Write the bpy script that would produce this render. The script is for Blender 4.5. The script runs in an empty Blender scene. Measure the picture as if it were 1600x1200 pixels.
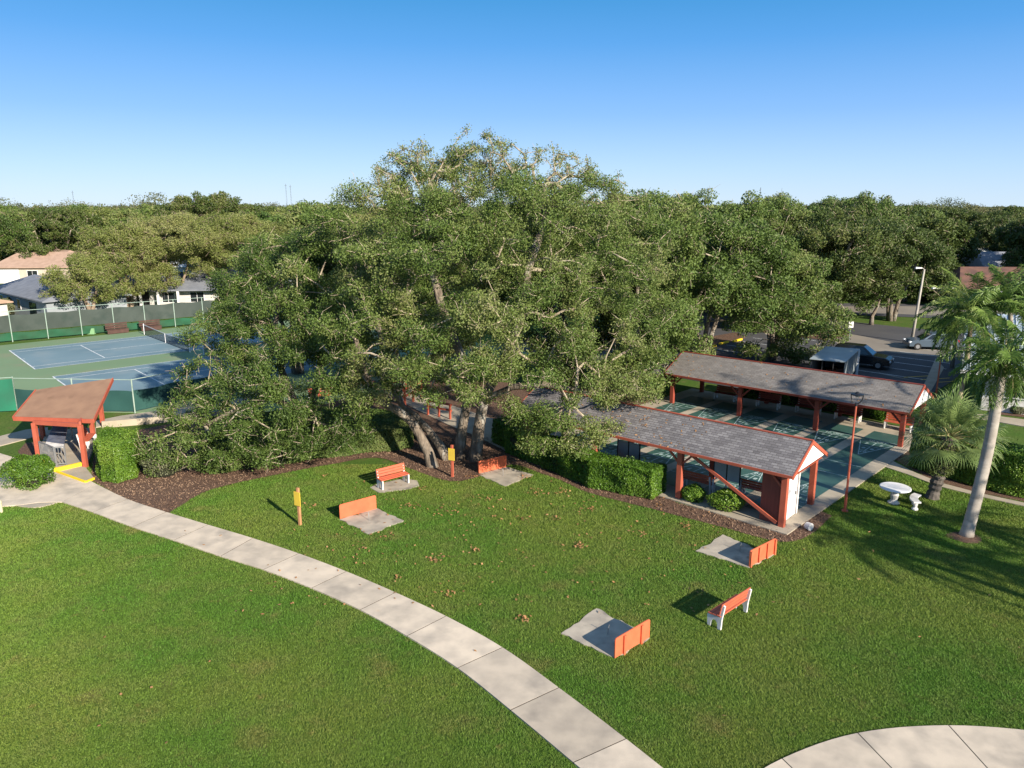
import bpy, math, random
import numpy as np
R=math.radians
rng=np.random.default_rng(7)
random.seed(7)
S=bpy.context.scene
COL=S.collection
# ------------------------------------------------------------------ camera
F=1180.0; HY=322.0; CH=12.8
PITCH=math.atan((600-HY)/F)
cd=bpy.data.cameras.new('camera'); cam=bpy.data.objects.new('camera',cd); COL.objects.link(cam)
cam.location=(0,0,CH); cam.rotation_euler=(math.pi/2-PITCH,0,0)
cd.sensor_width=36; cd.lens=36*F/1600; cd.clip_start=0.5; cd.clip_end=6000
S.camera=cam
# ------------------------------------------------------------------ sky, sun, exposure
EXPO=1.05; SKY=0.11
SUN_AZ=R(141.5); SUN_EL=R(24)
W=bpy.data.worlds.new("World"); S.world=W; W.use_nodes=True
nt=W.node_tree; nt.nodes.clear()
sky=nt.nodes.new('ShaderNodeTexSky'); sky.sky_type='NISHITA'; sky.sun_disc=False
sky.sun_elevation=SUN_EL; sky.sun_rotation=SUN_AZ; sky.altitude=0; sky.air_density=1.0; sky.dust_density=0.15; sky.ozone_density=3.0
bg=nt.nodes.new('ShaderNodeBackground'); bg.inputs[1].default_value=SKY
hs=nt.nodes.new('ShaderNodeHueSaturation'); hs.inputs['Saturation'].default_value=1.0
out=nt.nodes.new('ShaderNodeOutputWorld')
# the clear air of the place: the physical sky blended with a deeper blue that pales towards the horizon
tcw=nt.nodes.new('ShaderNodeTexCoord'); sp=nt.nodes.new('ShaderNodeSeparateXYZ'); nt.links.new(tcw.outputs['Generated'],sp.inputs[0])
cr=nt.nodes.new('ShaderNodeValToRGB'); nt.links.new(sp.outputs[2],cr.inputs[0])
_k=1/(2**EXPO*SKY)
for i,(p_,c_) in enumerate(((0.0,(0.60,0.79,1.0)),(0.045,(0.45,0.69,1.0)),(0.11,(0.235,0.50,0.98)),(0.19,(0.080,0.36,0.84)),(0.24,(0.032,0.300,0.71)),(0.45,(0.13,0.33,0.68)),(1.0,(0.23,0.36,0.60)))):
    e_=cr.color_ramp.elements[i] if i<2 else cr.color_ramp.elements.new(p_)
    e_.position=p_; e_.color=c_+(1,)
sc_=nt.nodes.new('ShaderNodeVectorMath'); sc_.operation='SCALE'; sc_.inputs['Scale'].default_value=_k; nt.links.new(cr.outputs[0],sc_.inputs[0])
mxw=nt.nodes.new('ShaderNodeMix'); mxw.data_type='RGBA'; mxw.inputs[0].default_value=0.9
nt.links.new(sky.outputs[0],hs.inputs['Color']); nt.links.new(hs.outputs[0],mxw.inputs[6]); nt.links.new(sc_.outputs[0],mxw.inputs[7]); nt.links.new(mxw.outputs[2],bg.inputs[0]); nt.links.new(bg.outputs[0],out.inputs[0])
sl=bpy.data.lights.new('sun','SUN'); sl.energy=4.8; sl.angle=R(0.55); sl.color=(1.0,0.91,0.77)
so=bpy.data.objects.new('sun',sl); COL.objects.link(so)
# light travels away from the sun: sun stands at azimuth SUN_AZ clockwise from +Y
so.rotation_euler=(math.pi/2-SUN_EL,0,math.pi-SUN_AZ)
so.location=(30,-40,60)
S.view_settings.view_transform='Standard'; S.view_settings.look='None'; S.view_settings.exposure=EXPO; S.view_settings.gamma=1
S.cycles.max_bounces=6; S.cycles.diffuse_bounces=3; S.cycles.transparent_max_bounces=8; S.cycles.transmission_bounces=3
S.cycles.use_denoising=True
# ------------------------------------------------------------------ pixel <-> ground (metres; camera stands over the origin)
def ray(px,py):
    x=(px-800)/F; y=(600-py)/F
    return np.array([x, math.cos(PITCH)+y*math.sin(PITCH), -math.sin(PITCH)+y*math.cos(PITCH)])
def at(px,py,z=0.0):
    d=ray(px,py); t=(z-CH)/d[2]; return np.array([d[0]*t,d[1]*t,z])
def aty(px,py,Y):
    d=ray(px,py); t=Y/d[1]; return np.array([d[0]*t,Y,CH+d[2]*t])
def pix(P):
    P=np.asarray(P,float).reshape(-1,3)
    dy=P[:,1]*math.cos(PITCH)-(P[:,2]-CH)*math.sin(PITCH)
    uy=P[:,1]*math.sin(PITCH)+(P[:,2]-CH)*math.cos(PITCH)
    return 800+F*P[:,0]/dy, 600-F*uy/dy
# ------------------------------------------------------------------ tags
def tag(o,label=None,cat=None,group=None,kind=None):
    if label: o['label']=label
    if cat: o['category']=cat
    if group: o['group']=group
    if kind: o['kind']=kind
    return o
def empty(name,loc,rz=0,label=None,cat=None,group=None):
    o=bpy.data.objects.new(name,None); COL.objects.link(o); o.location=loc; o.rotation_euler=(0,0,rz)
    o.empty_display_size=0.2
    return tag(o,label,cat,group)
def copy_tree(o,parent=None):
    c=o.copy(); COL.objects.link(c)
    if parent is not None: c.parent=parent
    for ch in list(o.children): copy_tree(ch,c)
    return c
# ------------------------------------------------------------------ materials
def mat(name,c1,c2=None,scale=3.0,rough=0.85,bump=0.0,bscale=None,metal=0.0,spec=0.3,detail=4,lo=0.35,hi=0.65,c3=None,s3=0.3,lo3=.5,hi3=.7,stretch=None,bdist=0.02):
    m=bpy.data.materials.new(name); m.use_nodes=True; n=m.node_tree.nodes; L=m.node_tree.links
    b=n['Principled BSDF']; b.inputs['Roughness'].default_value=rough; b.inputs['Metallic'].default_value=metal
    b.inputs['Specular IOR Level'].default_value=spec
    c1=tuple(c1)+(1,); b.inputs['Base Color'].default_value=c1
    if c2 is None and not bump: return m
    tc=n.new('ShaderNodeNewGeometry'); src=tc.outputs['Position']
    if stretch:
        tc=n.new('ShaderNodeTexCoord'); mp=n.new('ShaderNodeMapping'); mp.inputs['Scale'].default_value=stretch
        L.new(tc.outputs['Object'],mp.inputs[0]); src=mp.outputs[0]
    col=None
    if c2 is not None:
        no=n.new('ShaderNodeTexNoise'); no.inputs['Scale'].default_value=scale; no.inputs['Detail'].default_value=detail
        L.new(src,no.inputs['Vector'])
        mr=n.new('ShaderNodeMapRange'); mr.inputs[1].default_value=lo; mr.inputs[2].default_value=hi; L.new(no.outputs[0],mr.inputs[0])
        mx=n.new('ShaderNodeMix'); mx.data_type='RGBA'; mx.inputs[6].default_value=c1; mx.inputs[7].default_value=tuple(c2)+(1,)
        L.new(mr.outputs[0],mx.inputs[0]); col=mx.outputs[2]
        if c3 is not None:
            no3=n.new('ShaderNodeTexNoise'); no3.inputs['Scale'].default_value=s3; no3.inputs['Detail'].default_value=5; L.new(src,no3.inputs['Vector'])
            mr3=n.new('ShaderNodeMapRange'); mr3.inputs[1].default_value=lo3; mr3.inputs[2].default_value=hi3; L.new(no3.outputs[0],mr3.inputs[0])
            m3=n.new('ShaderNodeMix'); m3.data_type='RGBA'; L.new(col,m3.inputs[6]); m3.inputs[7].default_value=tuple(c3)+(1,); L.new(mr3.outputs[0],m3.inputs[0]); col=m3.outputs[2]
        L.new(col,b.inputs['Base Color'])
    if bump:
        nb=n.new('ShaderNodeTexNoise'); nb.inputs['Scale'].default_value=bscale or scale*4; nb.inputs['Detail'].default_value=3; L.new(src,nb.inputs['Vector'])
        bp=n.new('ShaderNodeBump'); bp.inputs['Strength'].default_value=bump; bp.inputs['Distance'].default_value=bdist
        L.new(nb.outputs[0],bp.inputs['Height']); L.new(bp.outputs[0],b.inputs['Normal'])
    return m
def attrmat(m,strength=1.0):
    """multiply the base colour by the mesh's own 'tint' attribute (each slab, leaf or blade has its own tone)"""
    n=m.node_tree.nodes; L=m.node_tree.links; b=n['Principled BSDF']
    a=n.new('ShaderNodeAttribute'); a.attribute_name='tint'
    mx=n.new('ShaderNodeMix'); mx.data_type='RGBA'; mx.blend_type='MULTIPLY'; mx.inputs[0].default_value=strength
    if b.inputs['Base Color'].links:
        s=b.inputs['Base Color'].links[0].from_socket; L.new(s,mx.inputs[6])
    else: mx.inputs[6].default_value=b.inputs['Base Color'].default_value
    L.new(a.outputs['Color'],mx.inputs[7]); L.new(mx.outputs[2],b.inputs['Base Color']); return m
def leafmat(name,ramp,trans=0.3,rough=0.55,nscale=0.25):
    """leaf colour: ramp driven by each leaf's own random value plus a slow drift over the crown"""
    m=bpy.data.materials.new(name); m.use_nodes=True; n=m.node_tree.nodes; L=m.node_tree.links
    b=n['Principled BSDF']; b.inputs['Roughness'].default_value=rough; b.inputs['Specular IOR Level'].default_value=0.3
    a=n.new('ShaderNodeAttribute'); a.attribute_name='tint'
    g=n.new('ShaderNodeNewGeometry'); no=n.new('ShaderNodeTexNoise'); no.inputs['Scale'].default_value=nscale; no.inputs['Detail'].default_value=3
    oi=n.new('ShaderNodeObjectInfo')
    L.new(g.outputs['Position'],no.inputs['Vector'])
    m1=n.new('ShaderNodeMath'); m1.operation='MULTIPLY_ADD'; m1.inputs[1].default_value=0.5; L.new(a.outputs['Fac'],m1.inputs[0])
    m2=n.new('ShaderNodeMath'); m2.operation='MULTIPLY_ADD'; m2.inputs[1].default_value=1.1; m2.inputs[2].default_value=-0.33; L.new(no.outputs[0],m2.inputs[0]); L.new(m2.outputs[0],m1.inputs[2])
    m3=n.new('ShaderNodeMath'); m3.operation='MULTIPLY_ADD'; m3.inputs[1].default_value=0.34; L.new(oi.outputs['Random'],m3.inputs[0]); L.new(m1.outputs[0],m3.inputs[2])
    cr=n.new('ShaderNodeValToRGB'); e=cr.color_ramp.elements
    for i,(p,c) in enumerate(ramp):
        el=e[i] if i<2 else e.new(p)
        el.position=p; el.color=tuple(c)+(1,)
    L.new(m3.outputs[0],cr.inputs[0]); L.new(cr.outputs[0],b.inputs['Base Color'])
    if trans:
        tr=n.new('ShaderNodeBsdfTranslucent'); mx=n.new('ShaderNodeMixShader'); mx.inputs[0].default_value=trans
        L.new(cr.outputs[0],tr.inputs[0]); L.new(b.outputs[0],mx.inputs[1]); L.new(tr.outputs[0],mx.inputs[2])
        L.new(mx.outputs[0],n['Material Output'].inputs[0])
    return m
M={}
M['concrete']=attrmat(mat('concrete_walk',(0.60,0.50,0.385),(0.47,0.395,0.31),1.6,0.9,0.4,45,detail=8,lo=.38,hi=.66,c3=(0.27,0.235,0.195),s3=0.75,lo3=.53,hi3=.80,bdist=.01))
M['concrete2']=mat('old_concrete',(0.44,0.38,0.30),(0.31,0.27,0.22),1.6,0.9,0.3,30,c3=(0.14,0.125,0.105),s3=1.1,lo3=.54,hi3=.75)
M['slab']=mat('beige_slab',(0.40,0.34,0.26),(0.32,0.275,0.21),1.2,0.9,0.2,30)
M['court']=mat('green_court',(0.035,0.085,0.07),(0.045,0.105,0.085),0.8,0.45,0.05,30,spec=0.4)
M['tennis_green']=mat('court_surround',(0.15,0.225,0.12),(0.18,0.255,0.14),0.12,0.85,c3=(0.20,0.22,0.13),s3=0.3)
M['tennis_blue']=mat('court_blue',(0.125,0.195,0.225),(0.16,0.235,0.265),0.15,0.8,c3=(0.21,0.26,0.27),s3=0.4,lo3=.5,hi3=.8)
M['line']=mat('white_line',(0.72,0.73,0.72),(0.5,0.52,0.52),2.0,0.8)
M['linefade']=mat('faded_line',(0.42,0.52,0.50),(0.20,0.30,0.28),1.8,0.8,lo=.42,hi=.7)
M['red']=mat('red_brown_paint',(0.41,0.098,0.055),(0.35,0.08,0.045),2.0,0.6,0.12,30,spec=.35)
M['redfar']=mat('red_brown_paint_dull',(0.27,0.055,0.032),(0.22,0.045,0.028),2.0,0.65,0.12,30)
M['orange']=mat('orange_red_board',(0.58,0.135,0.06),(0.52,0.115,0.05),3.0,0.6,0.15,40,spec=.35,c3=(0.46,0.10,0.045),s3=1.6,lo3=.55,hi3=.8)
M['slatred']=mat('bench_slat_red',(0.52,0.12,0.06),(0.44,0.10,0.055),5.0,0.6,0.15,40)
M['white']=mat('white_paint',(0.74,0.72,0.72),(0.66,0.64,0.63),1.5,0.6,0.05,20)
M['castwhite']=mat('white_cast_concrete',(0.66,0.64,0.62),(0.50,0.48,0.46),3.0,0.8,0.3,30,c3=(0.36,0.34,0.31),s3=3,lo3=.6,hi3=.8)
M['yellow']=mat('yellow_kerb_paint',(0.85,0.60,0.015),(0.76,0.50,0.03),2.0,0.6,0.1,30)
M['signyel']=mat('yellow_board',(0.66,0.46,0.05),(0.58,0.40,0.05),3.0,0.7,0.1,30)
M['pole']=mat('wood_post',(0.45,0.22,0.10),(0.36,0.17,0.08),4.0,0.8)
M['metal']=mat('grey_metal',(0.26,0.26,0.26),(0.22,0.22,0.22),2.0,0.45,metal=.3)
M['galv']=mat('galvanised_pipe',(0.34,0.42,0.36),(0.28,0.36,0.30),2.0,0.5,metal=.2)
M['black']=mat('black_metal',(0.012,0.013,0.016),None,rough=.45)
M['dark']=mat('painted_gloom',(0.02,0.02,0.022),None,rough=.7)  # near-black that paints in the shade of openings and interiors
M['mulch']=mat('bark_mulch',(0.15,0.085,0.055),(0.085,0.048,0.032),7.0,0.95,1.0,22,detail=6,c3=(0.24,0.155,0.10),s3=16,lo3=.55,hi3=.72,bdist=.06)
M['asphalt']=mat('asphalt',(0.062,0.062,0.068),(0.078,0.076,0.078),0.3,0.9,0.15,30)
M['apron']=mat('pale_apron',(0.24,0.21,0.17),(0.19,0.165,0.14),0.3,0.9,0.1,30)
M['bark']=mat('oak_bark',(0.235,0.19,0.145),(0.105,0.082,0.062),5.0,0.95,1.0,14,detail=5,c3=(0.34,0.315,0.27),s3=2.6,lo3=.53,hi3=.68,stretch=(1,1,.35),bdist=.08)
M['twig']=mat('pale_twig',(0.44,0.37,0.27),(0.22,0.17,0.12),3.0,0.95)
M['barkfar']=mat('tan_bark',(0.33,0.25,0.185),(0.20,0.15,0.11),2.0,0.95)
OAK=[(0.0,(0.027,0.050,0.011)),(0.30,(0.062,0.104,0.020)),(0.60,(0.110,0.168,0.034)),(0.85,(0.165,0.208,0.054)),(1.0,(0.22,0.23,0.085))]
M['oakleaf']=leafmat('live_oak_leaf',OAK,0.28)
M['oakdark']=leafmat('deep_green_leaf',[(0,(0.022,0.040,0.009)),(0.4,(0.054,0.084,0.017)),(0.75,(0.095,0.128,0.028)),(1,(0.155,0.165,0.05))],0.25)
M['olive']=leafmat('olive_leaf',[(0,(0.070,0.094,0.020)),(0.4,(0.145,0.180,0.042)),(0.75,(0.21,0.235,0.065)),(1,(0.27,0.27,0.10))],0.3)
M['bright']=leafmat('bright_green_leaf',[(0,(0.025,0.055,0.010)),(0.4,(0.065,0.12,0.022)),(0.75,(0.105,0.165,0.034)),(1,(0.16,0.19,0.06))],0.3)
M['hedge']=leafmat('hedge_leaf',[(0,(0.022,0.055,0.008)),(0.35,(0.065,0.14,0.016)),(0.7,(0.13,0.235,0.026)),(1,(0.23,0.32,0.05))],0.3,0.4,0.7)
M['sage']=leafmat('sage_leaf',[(0,(0.05,0.06,0.03)),(0.5,(0.115,0.13,0.065)),(1,(0.2,0.2,0.11))],0.25)
M['palmleaf']=leafmat('palm_leaf',[(0,(0.03,0.065,0.014)),(0.4,(0.085,0.155,0.030)),(0.8,(0.17,0.26,0.06)),(1,(0.28,0.34,0.10))],0.3,0.4)
M['fanleaf']=leafmat('fan_palm_leaf',[(0,(0.05,0.085,0.032)),(0.4,(0.11,0.17,0.055)),(0.8,(0.21,0.28,0.095)),(1,(0.31,0.35,0.14))],0.25,0.4)
M['palmbark']=mat('palm_bark',(0.37,0.33,0.285),(0.27,0.235,0.20),1.2,0.9,0.4,10,c3=(0.17,0.145,0.12),s3=2.5,lo3=.55,hi3=.8,stretch=(1,1,2.2))
# shingle roofs: courses in the roof's own frame
def shingles(name,a,b_,mortar,w=0.30,h=0.14,blotch=(0.5,0.5,0.5)):
    m=bpy.data.materials.new(name); m.use_nodes=True; n=m.node_tree.nodes; L=m.node_tree.links; b=n['Principled BSDF']; b.inputs['Roughness'].default_value=.95; b.inputs['Specular IOR Level'].default_value=.15
    tc=n.new('ShaderNodeTexCoord'); br=n.new('ShaderNodeTexBrick'); L.new(tc.outputs['Object'],br.inputs[0])
    br.inputs['Scale'].default_value=1; br.inputs['Brick Width'].default_value=w; br.inputs['Row Height'].default_value=h; br.inputs['Mortar Size'].default_value=0.014; br.inputs['Mortar Smooth'].default_value=.6
    br.inputs['Color1'].default_value=tuple(a)+(1,); br.inputs['Color2'].default_value=tuple(b_)+(1,); br.inputs['Mortar'].default_value=tuple(mortar)+(1,); br.inputs['Bias'].default_value=-.1
    no=n.new('ShaderNodeTexNoise'); no.inputs['Scale'].default_value=1.3; no.inputs['Detail'].default_value=5; L.new(tc.outputs['Object'],no.inputs[0])
    mr=n.new('ShaderNodeMapRange'); mr.inputs[1].default_value=.3; mr.inputs[2].default_value=.7; mr.inputs[3].default_value=.84; mr.inputs[4].default_value=1.10; L.new(no.outputs[0],mr.inputs[0])
    mx=n.new('ShaderNodeMix'); mx.data_type='RGBA'; mx.blend_type='MULTIPLY'; mx.inputs[0].default_value=1; L.new(br.outputs[0],mx.inputs[6]); L.new(mr.outputs[0],mx.inputs[7]); L.new(mx.outputs[2],b.inputs['Base Color'])
    bp=n.new('ShaderNodeBump'); bp.inputs['Strength'].default_value=.6; bp.inputs['Distance'].default_value=.02; L.new(br.outputs['Fac'],bp.inputs['Height']); bp.invert=True; L.new(bp.outputs[0],b.inputs['Normal'])
    return m
M['shingle']=shingles('grey_brown_shingle',(0.225,0.212,0.212),(0.125,0.116,0.12),(0.10,0.09,0.09),.27,.125)
M['shingle2']=shingles('grey_shingle',(0.225,0.205,0.19),(0.165,0.15,0.14),(0.13,0.115,0.10),.33,.12)
M['roofbrown']=mat('brown_roll_roof',(0.29,0.17,0.105),(0.235,0.135,0.085),1.2,0.95,0.2,30,c3=(0.15,0.085,0.05),s3=.8,lo3=.62,hi3=.8)
# ------------------------------------------------------------------ mesh builder
class MB:
    def __init__(s): s.v=[]; s.f=[]; s.t=[]; s.tone=1.0
    def add(s,vs,fs):
        o=len(s.v); s.v+= [tuple(map(float,p)) for p in vs]; s.f+=[tuple(i+o for i in f) for f in fs]; s.t+=[s.tone]*len(fs)
        return s
    def box(s,x0,x1,y0,y1,z0,z1):
        v=[(x,y,z) for z in (z0,z1) for y in (y0,y1) for x in (x0,x1)]
        return s.add(v,[(0,2,3,1),(4,5,7,6),(0,1,5,4),(1,3,7,5),(3,2,6,7),(2,0,4,6)])
    def beam(s,p,q,w,h,up=(0,0,1)):
        p=np.array(p,float); q=np.array(q,float); d=q-p; d/=np.linalg.norm(d); up=np.array(up,float)
        if abs(d@up)>0.98: up=np.array([0,1.0,0])
        a=np.cross(d,up); a/=np.linalg.norm(a); b=np.cross(a,d)
        v=[e+a*w/2*i+b*h/2*j for e in (p,q) for i,j in ((-1,-1),(1,-1),(1,1),(-1,1))]
        return s.add(v,[(3,2,1,0),(4,5,6,7),(0,1,5,4),(1,2,6,5),(2,3,7,6),(3,0,4,7)])
    def tube(s,pts,rs,n=8,cap=True):
        pts=np.array(pts,float); k=len(pts)
        if np.isscalar(rs): rs=[rs]*k
        T=np.gradient(pts,axis=0); T/=np.linalg.norm(T,axis=1)[:,None]+1e-9
        a=np.cross(T[0],(0.13,0.31,0.94)); 
        if np.linalg.norm(a)<1e-3: a=np.cross(T[0],(1,0,0))
        a/=np.linalg.norm(a); vs=[]
        for i in range(k):
            a=a-T[i]*(a@T[i]); a/=np.linalg.norm(a)+1e-9; b=np.cross(T[i],a)
            for j in range(n):
                th=2*math.pi*j/n; vs.append(pts[i]+(a*math.cos(th)+b*math.sin(th))*rs[i])
        fs=[(i*n+j,i*n+(j+1)%n,(i+1)*n+(j+1)%n,(i+1)*n+j) for i in range(k-1) for j in range(n)]
        if cap: fs+= [tuple(range(n))[::-1],tuple((k-1)*n+j for j in range(n))]
        return s.add(vs,fs)
    def cyl(s,p,q,r0,r1=None,n=12): return s.tube([p,q],[r0,r0 if r1 is None else r1],n)
    def poly(s,pts,z0,z1):
        n=len(pts); A=sum(pts[i][0]*pts[(i+1)%n][1]-pts[(i+1)%n][0]*pts[i][1] for i in range(n))
        if A<0: pts=pts[::-1]
        v=[(p[0],p[1],z1) for p in pts]+[(p[0],p[1],z0) for p in pts]
        return s.add(v,[tuple(range(n))]+[(i,i+n,(i+1)%n+n,(i+1)%n) for i in range(n)])
    def sheet(s,pts,z):
        n=len(pts); A=sum(pts[i][0]*pts[(i+1)%n][1]-pts[(i+1)%n][0]*pts[i][1] for i in range(n))
        if A<0: pts=pts[::-1]
        return s.add([(p[0],p[1],z) for p in pts],[tuple(range(n))])
    def quad(s,a,b,c,d): return s.add([a,b,c,d],[(0,1,2,3)])
    def slabq(s,a,b,c,d,th):
        """a thick sloped panel: four top corners, thickness straight down"""
        t=[np.array(p,float) for p in (a,b,c,d)]; lo=[p-np.array([0,0,th]) for p in t]
        return s.add(t+lo,[(0,1,2,3),(7,6,5,4),(0,4,5,1),(1,5,6,2),(2,6,7,3),(3,7,4,0)])
    def prismx(s,prof,x0,x1):
        """profile in (y,z) swept along x"""
        n=len(prof); v=[(x0,)+tuple(p) for p in prof]+[(x1,)+tuple(p) for p in prof]
        return s.add(v,[tuple(range(n))[::-1],tuple(range(n,2*n))]+[(i,(i+1)%n,(i+1)%n+n,i+n) for i in range(n)])
    def lathe(s,prof,c=(0,0,0),n=24):
        v=[];f=[]
        for r,z in prof:
            for j in range(n):
                t=2*math.pi*j/n; v.append((c[0]+r*math.cos(t),c[1]+r*math.sin(t),c[2]+z))
        k=len(prof)
        f=[(i*n+j,i*n+(j+1)%n,(i+1)*n+(j+1)%n,(i+1)*n+j) for i in range(k-1) for j in range(n)]+[tuple(range(n))[::-1],tuple((k-1)*n+j for j in range(n))]
        return s.add(v,f)
    def xform(s,fn): s.v=[tuple(fn(p)) for p in s.v]; return s
    def build(s,name,m,parent=None,smooth=False,bevel=0,loc=None):
        me=bpy.data.meshes.new(name); me.from_pydata(s.v,[],s.f); me.materials.append(M[m] if isinstance(m,str) else m)
        a=me.attributes.new('tint','FLOAT_COLOR','FACE'); a.data.foreach_set('color',np.repeat(np.array(s.t),4)) if s.t else None
        if smooth: me.polygons.foreach_set('use_smooth',[True]*len(me.polygons))
        me.update(); o=bpy.data.objects.new(name,me); COL.objects.link(o)
        if parent is not None: o.parent=parent
        if loc is not None: o.location=loc
        if bevel:
            b=o.modifiers.new('bevel','BEVEL'); b.width=bevel; b.segments=2; b.limit_method='ANGLE'
        return o
def bigmesh(name,V,Fq,m,tint=None,parent=None,smooth=False,loc=None):
    """V (n,3) and faces (k,3|4) as arrays; tint per face"""
    me=bpy.data.meshes.new(name); k,w=Fq.shape
    me.vertices.add(len(V)); me.vertices.foreach_set('co',np.ascontiguousarray(V,dtype=np.float32).ravel())
    me.loops.add(k*w); me.loops.foreach_set('vertex_index',np.ascontiguousarray(Fq,dtype=np.int32).ravel())
    me.polygons.add(k); me.polygons.foreach_set('loop_start',np.arange(0,k*w,w,dtype=np.int32))
    if tint is not None:
        a=me.attributes.new('tint','FLOAT','FACE'); a.data.foreach_set('value',np.ascontiguousarray(tint,dtype=np.float32))
    me.polygons.foreach_set('use_smooth',np.full(k,bool(smooth)))
    me.update(calc_edges=True); me.materials.append(M[m])
    o=bpy.data.objects.new(name,me); COL.objects.link(o)
    if parent is not None: o.parent=parent
    if loc is not None: o.location=loc
    return o
def unit(a): return a/(np.linalg.norm(a,axis=-1,keepdims=True)+1e-9)
def leaves(C,L,Wd,g,out=None,bias=0.6,fold=False):
    """a rhombic leaf at each point; returns verts, faces"""
    n=len(C); nr=g.normal(size=(n,3))
    if out is not None: nr=nr*0.6+out*bias
    nr=unit(nr); t=unit(np.cross(nr,g.normal(size=(n,3)))); b=np.cross(nr,t)
    l=(L*g.uniform(.6,1.25,n))[:,None]/2; w=(Wd*g.uniform(.6,1.25,n))[:,None]/2
    V=np.stack([C-t*l,C+b*w-t*l*.1,C+t*l,C-b*w-t*l*.1],1).reshape(-1,3)
    return V,np.arange(4*n).reshape(n,4)
def prisms(P,Q,r0,r1,k=4):
    n=len(P); d=unit(Q-P); a=unit(np.cross(d,np.tile([0.21,0.37,0.9],(n,1)))); b=np.cross(d,a)
    th=np.arange(k)*2*math.pi/k; c=np.cos(th)[None,:,None]; s=np.sin(th)[None,:,None]
    ring=a[:,None]*c+b[:,None]*s
    V=np.concatenate([P[:,None]+ring*np.reshape(r0,(-1,1,1)),Q[:,None]+ring*np.reshape(r1,(-1,1,1))],1).reshape(-1,3)
    j=np.arange(k); f=np.stack([j,(j+1)%k,(j+1)%k+k,j+k],1); Fq=(np.arange(n)[:,None,None]*2*k+f[None]).reshape(-1,4)
    return V,Fq
# ------------------------------------------------------------------ foliage and tree builders
def clump_leaves(Cc,Rc,dens,L,Wd,g,flat=0.75,bias=0.55,core=0.45):
    """leaves spread through each clump, denser towards its rim; Cc (n,3), Rc (n,)"""
    cnt=np.maximum(6,(dens*Rc**2).astype(int)); idx=np.repeat(np.arange(len(Cc)),cnt); n=len(idx)
    d=unit(g.normal(size=(n,3))); r=Rc[idx]*(core+(1.08-core)*g.uniform(0,1,n)**0.7)
    stray=g.uniform(size=n)<.06; r=np.where(stray,r*1.25,r)
    off=d*r[:,None]; off[:,2]*=flat
    out=unit(d+np.array([0,0,.35]))
    V,Fq=leaves(Cc[idx]+off,L,Wd,g,out,bias)
    ct=g.uniform(0,1,len(Cc)); t=np.clip(ct[idx]*.55+g.uniform(0,.6,n)-.08,0,1)
    return V,Fq,t
def clumps_from_blobs(blobs,g,sp=0.95,rc=(0.42,0.85),inner=0.72,down=0.45,void=0.0):
    """clump centres over the outer shells of overlapping blobs (x,y,z,r)"""
    B=np.array(blobs,float); C=[];Rr=[]
    for i,(x,y,z,r) in enumerate(B):
        n=int(4*math.pi*r*r/(sp*sp)*0.62)+3
        d=unit(g.normal(size=(n,3))); keep=(d[:,2]>-down)|(g.uniform(size=n)<.35); d=d[keep]; n=len(d)
        rad=r*g.uniform(.62,1.08,n); p=np.array([x,y,z])+d*rad[:,None]*np.array([1,1,.82])
        ok=np.ones(n,bool)
        for j,(a,b,c,q) in enumerate(B):
            if j!=i: ok&=np.linalg.norm((p-np.array([a,b,c]))/np.array([1,1,.82]),axis=1)>q*inner
        C.append(p[ok]); Rr.append(g.uniform(rc[0],rc[1],ok.sum())*min(1.15,0.7+r*.15))
    C=np.concatenate(C); Rr=np.concatenate(Rr); k=C[:,2]>0.35
    if void>0:   # open hollows and gaps between the leaf masses
        f=sum(np.sin(C@unit(g.normal(size=3))*w_+g.uniform(0,6.28)) for w_ in (1.1,1.6,2.0,2.6,3.1,1.3,2.3))
        k&=(f>np.quantile(f,void))|(g.uniform(size=len(C))<.12)
    return C[k],Rr[k]
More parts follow.
